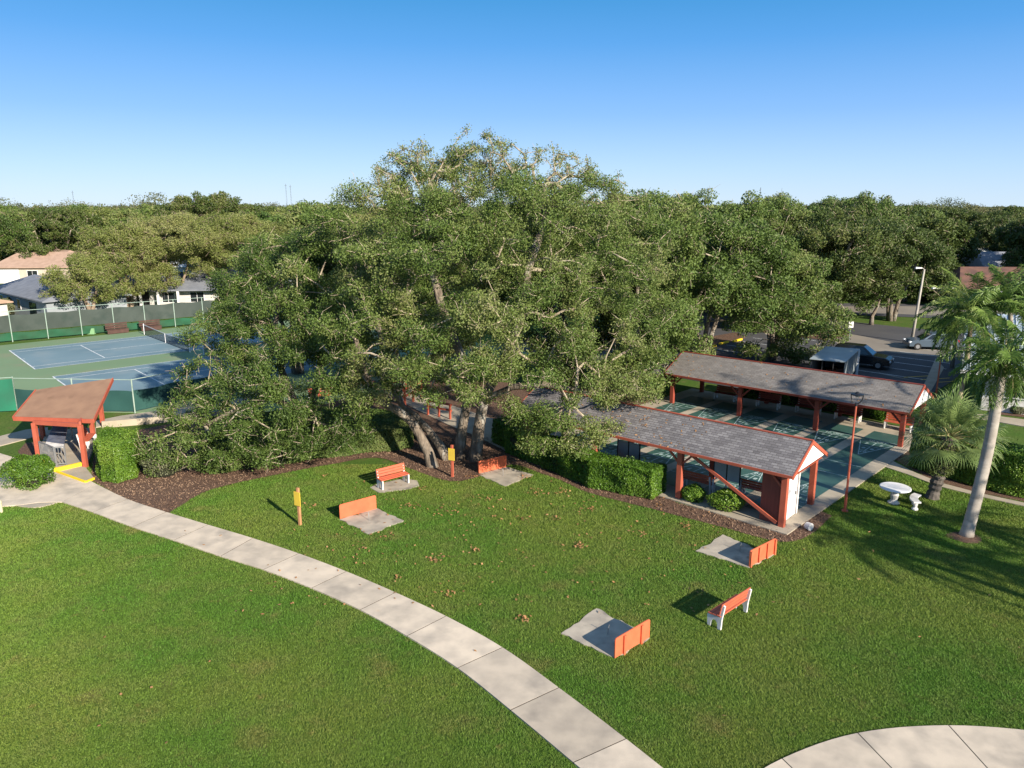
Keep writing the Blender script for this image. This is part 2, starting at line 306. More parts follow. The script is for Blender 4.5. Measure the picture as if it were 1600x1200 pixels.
def skeleton(stems,C,g,step=0.75,tip=0.012,expo=0.43,sag=0.10,jit=0.13):
    """stems: list of polylines [(x,y,z)...]. Grow a branch from the nearest limb to every clump. Returns chains with radii"""
    pos=[];par=[];plen=[];chains=[]
    for s in stems:
        s=[np.array(p,float) for p in s]; prev=-1; ch=[]
        for a,b in zip(s[:-1],s[1:]):
            k=max(1,int(np.linalg.norm(b-a)/step))
            for i in range(k):
                pos.append(a+(b-a)*i/k); par.append(prev); plen.append(0 if prev<0 else plen[prev]+step*.4); prev=len(pos)-1; ch.append(prev)
        pos.append(s[-1]); par.append(prev); plen.append(plen[prev]+step*.4); ch.append(len(pos)-1); chains.append(ch)
    nst=len(chains); P=np.array(pos); cnt0=len(pos)
    dmin=np.min(np.linalg.norm(C[:,None]-P[None],axis=2),axis=1) if len(C)*len(P)<4e6 else np.linalg.norm(C-P[-1],axis=1)
    cap=cnt0+len(C)*14; A=np.zeros((cap,3)); A[:cnt0]=P; pl=np.zeros(cap); pl[:cnt0]=plen; par=par+[0]*(cap-cnt0); n=cnt0
    for i in np.argsort(dmin):
        c=C[i]; d=np.linalg.norm(A[:n]-c,axis=1); up=np.maximum(0,A[:n,2]-c[2])
        j=int(np.argmin(d+0.22*pl[:n]+0.35*up)); dist=d[j]; k=max(1,min(12,int(dist/step+.5)))
        ch=[j]; a=A[j].copy()
        for q in range(1,k+1):
            t=q/k; p=a+(c-a)*t+np.array([0,0,sag*dist*math.sin(math.pi*t)])
            if q<k: p=p+g.normal(size=3)*jit*min(1,dist*.5)
            A[n]=p; par[n]=ch[-1]; pl[n]=pl[ch[-1]]+dist/k; ch.append(n); n+=1
        chains.append(ch)
    cnt=np.zeros(n); 
    for ch in chains[nst:]: cnt[ch[-1]]+=1
    order=range(n-1,-1,-1)
    for i in order:
        p=par[i]
        if p>=0 and p!=i: cnt[p]+=cnt[i]
    rad=tip*np.maximum(cnt,1)**expo
    return A[:n],rad,chains,nst
def limb_mesh(A,rad,chains,nst,base,n_big=9,g=None,rough=0.0):
    """trunk tubes (first nst chains, given base radii) and all thinner limbs as prisms"""
    trunks=[]
    for ci in range(nst):
        ch=chains[ci]; b0=base[ci]; m=MB(); k=len(ch)
        r=[max(rad[j],0)*1.0 for j in ch]; r=[max(r[i], b0*(1-.62*i/max(1,k-1))) for i in range(k)]
        pts=[A[j].copy() for j in ch]
        r[0]*=1.22; 
        if k>1: r[1]*=1.12
        pts[0][2]-=.15
        m.tube(pts,r,12); 
        if g is not None and rough:
            m.v=[tuple(np.array(p)+g.normal(size=3)*rough*b0) for p in m.v]
        trunks.append(m)
    P=[];Q=[];r0=[];r1=[]
    for ch in chains[nst:]:
        for a,b in zip(ch[:-1],ch[1:]):
            P.append(A[a]);Q.append(A[b]); rb=rad[b]; r1.append(rb); r0.append(min(rad[a],rb*1.25))
    P=np.array(P);Q=np.array(Q);d=Q-P; Q=Q+d*.04; P=P-d*.02
    return trunks,prisms(P,Q,np.array(r0),np.array(r1),5)
def twigs(C,Rc,g,per=5,r=0.012,reach=1.25,lo=.2):
    n=len(C)*per; idx=np.repeat(np.arange(len(C)),per); d=unit(g.normal(size=(n,3))+np.array([0,-.15,.1]))
    a=C[idx]+d*(Rc[idx]*lo)[:,None]; m=C[idx]+d*(Rc[idx]*.8)[:,None]+g.normal(size=(n,3))*.12*Rc[idx][:,None]
    e=m+unit(d+g.normal(size=(n,3))*.7)*(Rc[idx]*(reach-.75)*g.uniform(.5,1.4,n))[:,None]
    V1,F1=prisms(a,m,np.full(n,r*1.3),np.full(n,r),3); V2,F2=prisms(m,e,np.full(n,r),np.full(n,r*.5),3)
    return np.concatenate([V1,V2]),np.concatenate([F1,F2+len(V1)])
def cat(*vf):
    V=[];Fq=[];o=0
    for v,f in vf: V.append(v);Fq.append(f+o);o+=len(v)
    return np.concatenate(V),np.concatenate(Fq)
def make_oak(name,label,stems,base,blobs,seed,dens,L,Wd,leaf='oakleaf',bark='bark',sp=.95,rc=(.42,.85),tw=5,twr=.011,group=None,catg='oak tree',loose=None,inner=.72,down=.45,flat=.75,tip=.012,loc=None,step=.75,core=.45,void=.25):
    g=np.random.default_rng(seed)
    root=empty(name,loc if loc is not None else tuple(stems[0][0][:2])+(0,),0,label,catg,group)
    o0=np.array(root.location)
    C,Rc=clumps_from_blobs(blobs,g,sp,rc,inner,down,void)
    if loose:   # thin see-through tops: sparse small clumps
        C2,R2=clumps_from_blobs(loose,g,sp*.95,(rc[0]*.6,rc[1]*.62),.3,1)
    else: C2=np.zeros((0,3)); R2=np.zeros(0)
    AC=np.concatenate([C,C2])
    A,rad,ch,nst=skeleton(stems,AC,g,tip=tip,step=step)
    tr,limbs=limb_mesh(A,rad,ch,nst,base,g=g,rough=.05)
    for m in tr: m.xform(lambda p:np.array(p)-o0).build('trunk',bark,root,smooth=True)
    V,Fq=cat(limbs,twigs(AC,np.concatenate([Rc,R2]),g,tw,twr)) if tw else limbs
    bigmesh('branches',V-o0,Fq,'twig' if bark=='bark' else bark,None,root)
    V,Fq,t=clump_leaves(C,Rc,dens,L,Wd,g,flat,core=core)
    if len(C2):
        V2,F2,t2=clump_leaves(C2,R2,dens*.50,L,Wd,g,1,core=.05); Fq=np.concatenate([Fq,F2+len(V)]); V=np.concatenate([V,V2]); t=np.concatenate([t,np.clip(t2+.3,0,1)])
    bigmesh('crown',V-o0,Fq,leaf,t,root)
    return root
def auto_blobs(h,cr,g,lowf=.35,n=9,ctr=(0,0)):
    """a spreading oak crown of height h and half-width cr about ctr"""
    b=[]
    b.append((ctr[0],ctr[1],h-cr*.52,cr*.58))
    for i in range(n):
        a=2*math.pi*i/n+g.uniform(-.3,.3); rr=cr*g.uniform(.5,.72); q=cr*g.uniform(.3,.42)
        b.append((ctr[0]+rr*math.cos(a),ctr[1]+rr*math.sin(a),h*g.uniform(lowf+.12,.80),q))
    for i in range(n//2):
        a=g.uniform(0,6.28); rr=cr*g.uniform(.15,.45); q=cr*g.uniform(.25,.36)
        b.append((ctr[0]+rr*math.cos(a),ctr[1]+rr*math.sin(a),h-q*.9-g.uniform(0,.12)*h,q))
    return b
def auto_stems(h,cr,g,n=3,r=.35,spread=.35):
    st=[]
    for i in range(n):
        a=2*math.pi*i/n+g.uniform(-.5,.5); q=cr*spread*g.uniform(.7,1.2)
        st.append([(r*math.cos(a)*.8,r*math.sin(a)*.8,0),(q*.25*math.cos(a),q*.25*math.sin(a),h*.2),(q*.7*math.cos(a+.2),q*.7*math.sin(a+.2),h*.42),(q*math.cos(a+.3),q*math.sin(a+.3),h*.66)])
    return st,[r*.8]*n
def hedge(name,label,pts,z1,seed,leafn=900,L=.085,Wd=.05,mat_='hedge',depth=.22,group=None,catg='hedge',round_=.25,coremat='dark'):
    """a clipped hedge: footprint polygon filled up to z1, its skin a thick layer of leaves"""
    g=np.random.default_rng(seed); pts=[np.array(p[:2],float) for p in pts]; c=sum(pts)/len(pts)
    n=len(pts); A=sum(pts[i][0]*pts[(i+1)%n][1]-pts[(i+1)%n][0]*pts[i][1] for i in range(n))
    if A<0: pts=pts[::-1]
    root=empty(name,(c[0],c[1],0),0,label,catg,group)
    C=[];O=[]
    for i in range(n):
        a=pts[i];b=pts[(i+1)%n]; l=np.linalg.norm(b-a); k=int(l*z1*leafn)
        if k<1: continue
        t=g.uniform(size=k);z=g.uniform(0.03,1,k)*z1; nn=np.array([(b-a)[1],-(b-a)[0]])/l
        wob=.06*np.sin(t*l*3.1+seed)+.05*np.sin(z*5+t*l*2)
        p=a+(b-a)*t[:,None]+nn*(wob-g.uniform(0,depth,k)**1.3- np.where(z>z1-round_,(z-(z1-round_))**2*1.8,0))[:,None]
        C.append(np.column_stack([p,z])); O.append(np.tile(np.array([nn[0],nn[1],.35]),(k,1)))
    # top, by rejection
    lo=np.min(pts,axis=0);hi=np.max(pts,axis=0); k=int((hi-lo).prod()*leafn*1.15); q=g.uniform(size=(k,2))*(hi-lo)+lo
    q=q[inpoly(q,pts)]; z=z1+.05*np.sin(q[:,0]*2.7)+.05*np.sin(q[:,1]*3.3+1)-g.uniform(0,depth,len(q))**1.3+ (g.uniform(size=len(q))<.05)*g.uniform(0,.24,len(q))
    C.append(np.column_stack([q,z])); O.append(np.tile([0,0,1.0],(len(q),1)))
    C=np.concatenate(C)-np.array([c[0],c[1],0]);O=np.concatenate(O)
    V,Fq=leaves(C,L,Wd,g,O,.75); t=g.uniform(0,1,len(C))*.8+.2*np.sin(C[:,0]*1.7)*np.sin(C[:,1]*2.1)+.05
    bigmesh('leaves',V,Fq,mat_,np.clip(t,0,1),root)
    sh=[(p-c)*(1-.30/max(.5,np.linalg.norm(p-c))) for p in pts]
    MB().poly([tuple(p) for p in sh],0.02,z1-.30).build('stems',M['hedgecore'],root)  # a solid dark core, coloured as the shade inside the hedge
    return root
def inpoly(q,pts):
    x,y=q[:,0],q[:,1]; ins=np.zeros(len(q),bool); n=len(pts)
    for i in range(n):
        x1,y1=pts[i][0],pts[i][1];x2,y2=pts[(i+1)%n][0],pts[(i+1)%n][1]
        c=((y1>y)!=(y2>y)); 
        with np.errstate(divide='ignore',invalid='ignore'): xi=(x2-x1)*(y-y1)/(y2-y1+1e-12)+x1
        ins^=c&(x<xi)
    return ins
M['hedgecore']=mat('shaded_core',(0.018,0.022,0.010),(0.03,0.03,0.018),6,.95)  # near-black: the shade behind the leaves is put into this colour
def bush(name,label,x,y,rx,ry,h,seed,n=2600,L=.085,Wd=.05,m='hedge',group=None,catg='bush',boxy=.0,rz=0):
    g=np.random.default_rng(seed); root=empty(name,(x,y,0),rz,label,catg,group)
    d=unit(g.normal(size=(n,3))); d[:,2]=np.abs(d[:,2])*np.sign(g.uniform(-.35,1,n))
    r=g.uniform(.66,1,n)**.5*(1+.08*np.sin(d[:,0]*6+seed)+.07*np.sin(d[:,1]*7)+.06*np.sin(d[:,2]*9))
    if boxy: dd=d/(np.abs(d)**4).sum(1)[:,None]**.25
    else: dd=d
    C=dd*r[:,None]*np.array([rx,ry,h*.52])+np.array([0,0,h*.5])
    C=C[C[:,2]>.02]; dd=d[:len(C)]
    V,Fq=leaves(C,L,Wd,g,unit(C-np.array([0,0,h*.4])),.75)
    bigmesh('leaves',V,Fq,m,g.uniform(0,1,len(C)),root)
    MB().lathe([(rx*.55,0.01),(rx*.66,.12*h),(rx*.70,.4*h),(rx*.55,.68*h),(.1,.78*h)],n=12).xform(lambda p:(p[0],p[1]*ry/rx,p[2])).build('stems',M['hedgecore'],root,smooth=True)  # no separate stems: a solid body painted as the bush's shaded inside
    return root
# ------------------------------------------------------------------ palms
def frond_feather(g,az,el,L,droop,pairs=46,ll=.42,lw=.035):
    """arching rachis with paired drooping leaflets"""
    k=14; t=np.linspace(0,1,k+1); e=el-droop*t**1.25
    dirs=np.stack([np.cos(e)*math.cos(az),np.cos(e)*math.sin(az),np.sin(e)],1); P=np.zeros((k+1,3)); 
    for i in range(1,k+1): P[i]=P[i-1]+dirs[i-1]*L/k
    V1,F1=prisms(P[:-1],P[1:],np.linspace(.028,.008,k),np.linspace(.026,.006,k),3)
    s=np.repeat(np.linspace(.14,.99,pairs),2); side=np.tile([1,-1],pairs); n=len(s)
    b=np.stack([np.interp(s,t,P[:,i]) for i in range(3)],1); T=unit(np.stack([np.interp(s,t,dirs[:,i]) for i in range(3)],1))
    lat=unit(np.cross(T,[0,0,1.0])); l=ll*np.sin(np.pi*np.clip(s*.86+.12,0,1))**.6*g.uniform(.8,1.15,n)
    d=unit(T*.55+lat*side[:,None]*.95+np.array([0,0,-.12])+g.normal(size=(n,3))*.34)
    m=b+d*(l*.5)[:,None]; d2=unit(d+np.array([0,0,-.75])); e_=m+d2*(l*.5)[:,None]
    w=unit(np.cross(d,T))*lw/2
    V=np.stack([b-w*.6,b+w*.6,m+w,m-w,e_],1).reshape(-1,3); j=np.arange(n)[:,None]*5
    F2=np.concatenate([j+np.array([0,1,2,3]),j+np.array([3,2,4,4])])
    return (V1,F1),(V,F2)
def tri_fix(V,Fq):
    bad=Fq[:,2]==Fq[:,3]
    return V,Fq[~bad],Fq[bad][:,:3]
def mesh_mixed(name,V,Q,T,m,parent,tq=None,tt=None):
    # degenerate quads -> add a real fourth corner by splitting the tip
    V=list(map(tuple,V)); me=bpy.data.meshes.new(name); me.from_pydata(V,[],[tuple(q) for q in Q.tolist()]+[tuple(q) for q in T.tolist()])
    a=me.attributes.new('tint','FLOAT','FACE'); a.data.foreach_set('value',np.concatenate([tq,tt]).astype(np.float32)); me.materials.append(M[m])
    o=bpy.data.objects.new(name,me); COL.objects.link(o); o.parent=parent; return o
def feather_palm(name,label,base,top,r0,r1,nf,L,seed,lo=-.5,hi=1.35,droop=1.5,leaf='palmleaf',group=None,shaft=.9,ll=.45,bark='palmbark',lw=.035,pairs=46,bulge=False):
    g=np.random.default_rng(seed); base=np.array(base,float); top=np.array(top,float)-base
    root=empty(name,tuple(base),0,label,'palm tree',group)
    k=34; pts=[top*(i/k)+np.array([math.sin(i/k*3)*.10*np.linalg.norm(top)*.2,0,0]) for i in range(k+1)]
    rs=[(r0*(1.25 if i==0 else 1.08 if i==1 else 1)+(r1-r0)*(i/k)**.8)*(1+.018*((-1)**i)) for i in range(k+1)]
    pts[0][2]-=.1
    MB().tube(pts,rs,14).build('trunk',bark,root,smooth=True)
    tip=pts[-1]
    if shaft:
        ax=unit(top); MB().tube([tip,tip+ax*shaft*.5,tip+ax*shaft],[r1*1.12,r1*.95,r1*.35],12).build('crown_shaft','crownshaft',root,smooth=True)
        hub=tip+ax*shaft*.85
    else: hub=tip
    st=[];lf=[];tint=[]
    for i in range(nf):
        f=i/nf; el=hi+(lo-hi)*f**.9+g.uniform(-.12,.12); az=i*2.399+g.uniform(-.2,.2)
        a,b=frond_feather(g,az,el,L*g.uniform(.85,1.1),droop*g.uniform(.8,1.2)*(.6+.4*f if el>0.2 else .7),pairs,ll,lw)
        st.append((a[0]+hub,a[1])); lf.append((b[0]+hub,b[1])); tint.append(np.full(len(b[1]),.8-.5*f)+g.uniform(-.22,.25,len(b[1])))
    V,Fq=cat(*st); bigmesh('frond_stalks',V,Fq,'stalk',None,root)
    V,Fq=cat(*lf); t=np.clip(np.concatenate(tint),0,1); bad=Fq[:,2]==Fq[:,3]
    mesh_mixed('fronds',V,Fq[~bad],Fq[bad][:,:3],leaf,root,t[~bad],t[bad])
    return root
M['crownshaft']=mat('green_crown_shaft',(0.13,0.17,0.06),(0.22,0.20,0.10),3,.6)
M['stalk']=mat('frond_stalk',(0.20,0.20,0.08),(0.27,0.22,0.11),4,.7)
def fan_palm(name,label,base,h,r,nf,seed):
    g=np.random.default_rng(seed); base=np.array(base,float); root=empty(name,tuple(base),0,label,'palm tree')
    m=MB(); k=22; pts=[(0.02*i,0,h*i/k) for i in range(k+1)]; m.tube(pts,[r*(1.25 if i<2 else 1)*(1+.10*((-1)**i))*(1+.35*(i/k)) for i in range(k+1)],12)
    m.build('trunk','palmbark2',root)
    # ferns and old leaf bases that wrap the upper trunk
    n=2600; z=g.uniform(.42,1.0,n)*h; a=g.uniform(0,6.283,n); rr=r*(1.35+.9*g.uniform(0,1,n)**2)*(1+.5*(z/h-.4)); C=np.stack([rr*np.cos(a)+.02*22*z/h,rr*np.sin(a),z],1)
    V,Fq=leaves(C,.14,.045,g,unit(C*np.array([1,1,0])),.6); bigmesh('fern_skirt',V,Fq,'bright',g.uniform(.3,1,n),root)
    hub=np.array([.44,0,h+.12]); SV=[];LV=[];Q=[];T=[];tq=[];off=0
    for i in range(nf):
        f=i/nf; el=1.45-1.85*f**.9+g.uniform(-.1,.1); az=i*2.399+g.uniform(-.2,.2); pl=1.3*g.uniform(.85,1.1)
        d=np.array([math.cos(el)*math.cos(az),math.cos(el)*math.sin(az),math.sin(el)]); up=unit(np.cross(np.cross(d,[0,0,1.0]),d)); lat=np.cross(d,up)
        P=np.array([hub,hub+d*pl*.5,hub+d*pl-np.array([0,0,.10])]); SV.append(prisms(P[:-1],P[1:],np.array([.025,.02]),np.array([.02,.014]),3))
        e=P[-1]; nb=34; tone=.85-.55*f+g.uniform(-.12,.12)
        for j in range(nb):
            th=(-1+2*j/(nb-1))*2.15; ln=1.2*(1-.14*abs(th)/2.1)*g.uniform(.85,1.08)
            q=unit(d*math.cos(th)+lat*math.sin(th)+up*(.10-.25*abs(math.sin(th)))); w=unit(np.cross(q,up+.2*lat))*.020
            m1=e+q*ln*.5; d2=unit(q+np.array([0,0,-.10-.35*g.uniform()])); m2=m1+d2*ln*.28; d3=unit(d2+np.array([0,0,-.35-.5*g.uniform()])); m3=m2+d3*ln*.24
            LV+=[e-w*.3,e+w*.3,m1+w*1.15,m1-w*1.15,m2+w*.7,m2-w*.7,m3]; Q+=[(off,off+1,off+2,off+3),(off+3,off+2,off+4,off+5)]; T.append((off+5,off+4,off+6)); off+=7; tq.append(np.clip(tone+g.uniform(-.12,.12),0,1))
    V,Fq=cat(*SV); bigmesh('frond_stalks',V,Fq,'stalk',None,root)
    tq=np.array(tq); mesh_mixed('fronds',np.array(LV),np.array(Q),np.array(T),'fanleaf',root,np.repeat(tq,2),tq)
    return root
M['palmbark2']=mat('rough_palm_bark',(0.13,0.11,0.095),(0.07,0.06,0.052),8,.95,.8,12)
# ------------------------------------------------------------------ THE SETTING
def pxs(l,z=0): return [tuple(at(x,y)[:2]) for x,y in l]
def smooth(pts,k=8):
    """Catmull-Rom through 2-D points"""
    P=[np.array(p,float) for p in pts]; P=[2*P[0]-P[1]]+P+[2*P[-1]-P[-2]]; o=[]
    for i in range(1,len(P)-2):
        for j in range(k):
            t=j/k; a,b,c,d=P[i-1:i+3]; o.append(.5*((2*b)+(-a+c)*t+(2*a-5*b+4*c-d)*t*t+(-a+3*b-3*c+d)*t**3))
    o.append(P[-2]); return [tuple(p) for p in o]
GA=-43.95; U2=np.array([.72,-.694]); V2=np.array([.694,.72])      # the shuffleboard grid
def st(s,t): return U2*s+V2*t
# ground: one sheet to the horizon, its texture scaled for turf
def turf():
    m=bpy.data.materials.new('turf'); m.use_nodes=True; n=m.node_tree.nodes; L=m.node_tree.links; b=n['Principled BSDF']; b.inputs['Roughness'].default_value=.95; b.inputs['Specular IOR Level'].default_value=.1
    g=n.new('ShaderNodeNewGeometry')
    def noise(sc,det,lo,hi):
        a=n.new('ShaderNodeTexNoise'); a.inputs['Scale'].default_value=sc; a.inputs['Detail'].default_value=det; L.new(g.outputs['Position'],a.inputs['Vector'])
        r=n.new('ShaderNodeMapRange'); r.inputs[1].default_value=lo; r.inputs[2].default_value=hi; L.new(a.outputs[0],r.inputs[0]); return a,r
    def mix(f,a,c):
        x=n.new('ShaderNodeMix'); x.data_type='RGBA'; L.new(f,x.inputs[0])
        if isinstance(a,tuple): x.inputs[6].default_value=a+(1,)
        else: L.new(a,x.inputs[6])
        x.inputs[7].default_value=c+(1,); return x.outputs[2]
    a1,r1=noise(.35,5,.35,.68); c=mix(r1.outputs[0],(0.065,0.125,0.020),(0.10,0.14,0.030))
    a2,r2=noise(9,4,.42,.72); c=mix(r2.outputs[0],c,(0.045,0.08,0.015))
    a3,r3=noise(1.1,6,.56,.76); c=mix(r3.outputs[0],c,(0.13,0.115,0.045))
    L.new(c,b.inputs['Base Color']); bp=n.new('ShaderNodeBump'); bp.inputs['Strength'].default_value=.8; bp.inputs['Distance'].default_value=.04; L.new(a2.outputs[0],bp.inputs['Height']); L.new(bp.outputs[0],b.inputs['Normal'])
    return m
M['turf']=turf()
gm=MB(); gm.sheet([(-2600,-60),(2600,-60),(2600,4200),(-2600,4200)],-0.02); gm.build('ground','turf').__setitem__('kind','structure')
def struct(name,mb,m): o=mb.build(name,m); o['kind']='structure'; return o
NOGRASS=[]
# --- curved walk: slabs with open joints
lo_px=[(-40,800),(40,792),(97,785),(145,801),(207,824),(272,845),(310,860),(345,862+8),(412,891),(488,921),(563,954),(636,995),(715,1045),(798,1111),(896,1193),(985,1275),(1060,1350)]
hi_px=[(-40,702),(45,722),(118,742),(200,781),(260,801),(325,821),(395,841),(395,841),(467,866),(540,893),(618,927),(696,964),(785,1012),(872,1075),(977,1155),(1090,1250),(1190,1345)]
lo_px=[(97,785),(145,801),(207,824),(272,845),(345,870),(412,891),(487,920),(563,954),(636,995),(715,1045),(798,1111),(896,1193),(1010,1290),(1150,1420)]
hi_px=[(150,757),(200,781),(260,801),(325,821),(395,842),(467,866),(541,894),(618,927),(697,964),(785,1013),(873,1076),(978,1156),(1110,1262),(1270,1395)]
lo=smooth(pxs(lo_px),6); hi=smooth(pxs(hi_px),6)
pm=MB(); tones=[.97,1.03,.98,1.04,.95,1.02,.92,1.0,1.05,.88,.74,.96,.93,1.0]; gr=random.Random(3)
for k in range(len(lo_px)-1):
    i0=k*6; a=[np.array(p) for p in lo[i0:i0+7]]; b=[np.array(p) for p in hi[i0:i0+7]]
    e=.016
    def sh(P):
        P=[p.copy() for p in P]; d=unit(P[1]-P[0]); P[0]=P[0]+d*e; d=unit(P[-1]-P[-2]); P[-1]=P[-1]-d*e; return P
    a=sh(a); b=sh(b); pm.tone=tones[k]*gr.uniform(.97,1.03); pm.poly([tuple(p) for p in a]+[tuple(p) for p in b[::-1]],-.08,.035+gr.uniform(-.001,.001))
walkpoly=lo+hi[::-1]; NOGRASS.append(walkpoly)
# widening beside the shelter and on to the left
pm.tone=1.0
w2=pxs([(-60,690),(-60,780),(0,792),(30,790),(60,786),(97,785),(150,757),(141,752),(118,744),(88,736),(62,724),(40,721),(0,709)])
w2=[w2[0],w2[1],w2[2]]+w2[3:]
pm.poly(w2,-.08,.034); NOGRASS.append(w2)
# --- second walk, bottom corner
ho=smooth(pxs([(1120,1250),(1222,1187),(1340,1147),(1482,1135),(1640,1147),(1820,1178),(2020,1235),(2240,1320)]),6)
P0=pxs([(1170,1360),(1300,1262),(1422,1232),(1566,1228),(1730,1246),(1930,1300),(2140,1385),(2330,1500)])
li=smooth(P0,6); pm2=pm
for k,tn in enumerate([1,.90,.97,.93,1.0,.95,1.0]):
    a=[np.array(p) for p in ho[k*6:k*6+7]]; b=[np.array(p) for p in li[k*6:k*6+7]]
    a[0]=a[0]+unit(a[1]-a[0])*e; a[-1]=a[-1]-unit(a[-1]-a[-2])*e; b[0]=b[0]+unit(b[1]-b[0])*e; b[-1]=b[-1]-unit(b[-1]-b[-2])*e
    pm.tone=tn; pm.poly([tuple(p) for p in a]+[tuple(p) for p in b[::-1]],-.08,.035)
NOGRASS.append(ho+li[::-1])
struct('path',pm,'concrete')
M['joint']=mat('joint_grit',(0.07,0.058,0.045),(0.045,0.038,0.03),9,.95)
MB().sheet(walkpoly,.031).sheet(ho+li[::-1],.031).build('path_joint_soil','joint')['kind']='structure'
# paths behind the shelter and under the oaks
bp=MB()
b1=pxs([(-40,700),(0,697),(50,684),(75,680),(75,668),(40,672),(0,682),(-40,688)])
b2=pxs([(150,668),(200,660),(260,650),(330,640),(400,628),(400,620),(330,632),(250,642),(190,650),(150,658)])
b3=pxs([(600,612),(640,606),(700,632),(770,655),(815,690),(825,712),(790,705),(745,682),(700,664),(650,640)])
for b in (b1,b2,b3): bp.poly(b,-.05,.03); NOGRASS.append(b)
struct('back_path',bp,'slab')
kb=MB()
kk=[at(x,y) for x,y in ((160,668),(230,662),(300,655),(380,648))]
for a,b in zip(kk[:-1],kk[1:]): kb.beam(a+[0,0,.18],b+[0,0,.18],.16,.4)
tag(kb.build('low_kerb_wall','slab'),'low tan kerb wall running between the tennis fence and clipped hedge','low wall')
# --- mulch beds
mb1=smooth(pxs([(262,803),(283,790),(330,765),(430,742),(520,725),(590,715),(650,736),(705,752),(752,744),(800,726),(846,740),(880,752),(920,770),(1010,793),(1060,806),(1130,824),(1215,846),(1262,838),(1300,806)]),4)
mb1+=pxs([(1275,795),(1221,830),(1059,786),(930,720),(850,690),(815,700),(790,690),(740,660),(640,625),(480,620),(330,650),(215,672),(150,690),(142,750),(200,783)])
M1=mb1; mm=MB(); mm.sheet(mb1,.004)
m2=pxs([(35,721),(60,724),(75,700),(70,690),(40,692),(28,705)]); mm.sheet(m2,.008)
m3=smooth(pxs([(-20,778),(0,783),(28,791),(60,793),(92,785)]),4)+pxs([(88,770),(60,745),(0,740),(-20,745)]); 
m4=smooth(pxs([(1395,716),(1430,737),(1465,752),(1520,768),(1600,784),(1700,806)]),4)+pxs([(1700,745),(1600,716),(1440,700),(1400,700)]); mm.sheet(m4,.006)
m5=pxs([(1545,646),(1600,652),(1700,668),(1700,640),(1600,632),(1545,628)]); mm.sheet(m5,.006)
c=at(1508,840); ring=[(c[0]+.62*math.cos(t)*(1+.1*math.sin(3*t)),c[1]+.55*math.sin(t)) for t in np.linspace(0,6.28,24)[:-1]]; mm.sheet(ring,.006)
m6=pxs([(980,640),(1040,640),(1010,600),(860,590),(800,600),(850,640),(900,660)]); mm.sheet(m6,.010)
m7=pxs([(545,640),(560,600),(700,592),(800,598),(850,640),(815,697),(740,662),(640,628)]); mm.sheet(m7,.012)
struct('mulch_bed',mm,'mulch')
for q in (mb1,m2,m4,m5,m6): NOGRASS.append(q)
eb=MB(); eb.poly(m3,-.05,.02); struct('bed_edging',eb,'slab'); NOGRASS.append(m3)
struct('shrub_bed',MB().sheet(pxs([(14,770),(40,782),(84,783),(80,768),(50,750),(14,752)]),.024),'mulch')
# --- shuffleboard slab and lanes
sb=MB(); SL=[tuple(st(s,t)) for s,t in ((-27.3,27.75),(-11.5,27.75),(-11.5,47.0),(-27.3,47.0))]; sb.poly(SL,-.1,.05); struct('shuffleboard_slab',sb,'slab'); NOGRASS.append(SL)
sbw=pxs([(1380,729),(1393,720),(1430,739),(1470,755),(1530,771),(1700,808),(1700,813),(1530,776),(1466,760),(1425,744)])
lanes=MB(); marks=MB(); LZ=.056
def ln(a,b,w=.05,mb=None,z=None):
    mb=mb or marks; z=z or LZ+.005
    a=np.array(a);b=np.array(b);d=unit(b-a);n=np.array([-d[1],d[0]])*w/2; mb.sheet([tuple(a-n),tuple(b-n),tuple(b+n),tuple(a+n)],z)
def textmesh(body,size,loc,rz,mb):
    cu=bpy.data.curves.new('t','FONT'); cu.body=body; cu.size=size; cu.align_x='CENTER'; cu.align_y='CENTER'; cu.resolution_u=2; cu.offset=.012
    o=bpy.data.objects.new('t',cu); COL.objects.link(o); bpy.context.view_layer.update()
    me=bpy.data.meshes.new_from_object(o.evaluated_get(bpy.context.evaluated_depsgraph_get()))
    c,s=math.cos(rz),math.sin(rz); vs=[(loc[0]+v.co.x*c-v.co.y*s,loc[1]+v.co.x*s+v.co.y*c,loc[2]) for v in me.vertices]
    mb.add(vs,[tuple(p.vertices) for p in me.polygons]); bpy.data.objects.remove(o); bpy.data.meshes.remove(me); bpy.data.curves.remove(cu)
for i in range(6):
    s1=-12.25-2.42*i; s0=s1-1.83; lanes.sheet([tuple(st(s0,29.2)),tuple(st(s1,29.2)),tuple(st(s1,45.0)),tuple(st(s0,45.0))],LZ)
    c=(s0+s1)/2
    for sg,tb,rz in ((1,42.7,GA),(-1,31.4,GA+180)):
        T=lambda d: tb-sg*d
        tip=st(c,T(2.74)); bl=st(s0+.06,T(0)); brr=st(s1-.06,T(0))
        ln(tip,bl);ln(tip,brr);ln(bl,brr); ln(st(s0+.02,T(-.46)),st(s1-.02,T(-.46))); ln(st(c,T(.0)),st(c,T(1.8)),.05)
        ln(st(c-.62,T(.92)),st(c+.62,T(.92))); ln(st(c-.31,T(1.83)),st(c+.31,T(1.83))); ln(st(s0+.02,T(4.7)),st(s1-.02,T(4.7)))
        for tx,ds,dt in (('10',0,2.12),('8',-.22,1.38),('8',.22,1.38),('7',-.38,.46),('7',.38,.46),('10 OFF',0,-.23)):
            p=st(c+ds,T(dt)); textmesh(tx,.36 if 'O' not in tx else .34,(p[0],p[1],LZ+.007),R(rz),marks)
struct('shuffleboard_lanes',lanes,'court'); struct('lane_markings',marks,'linefade')
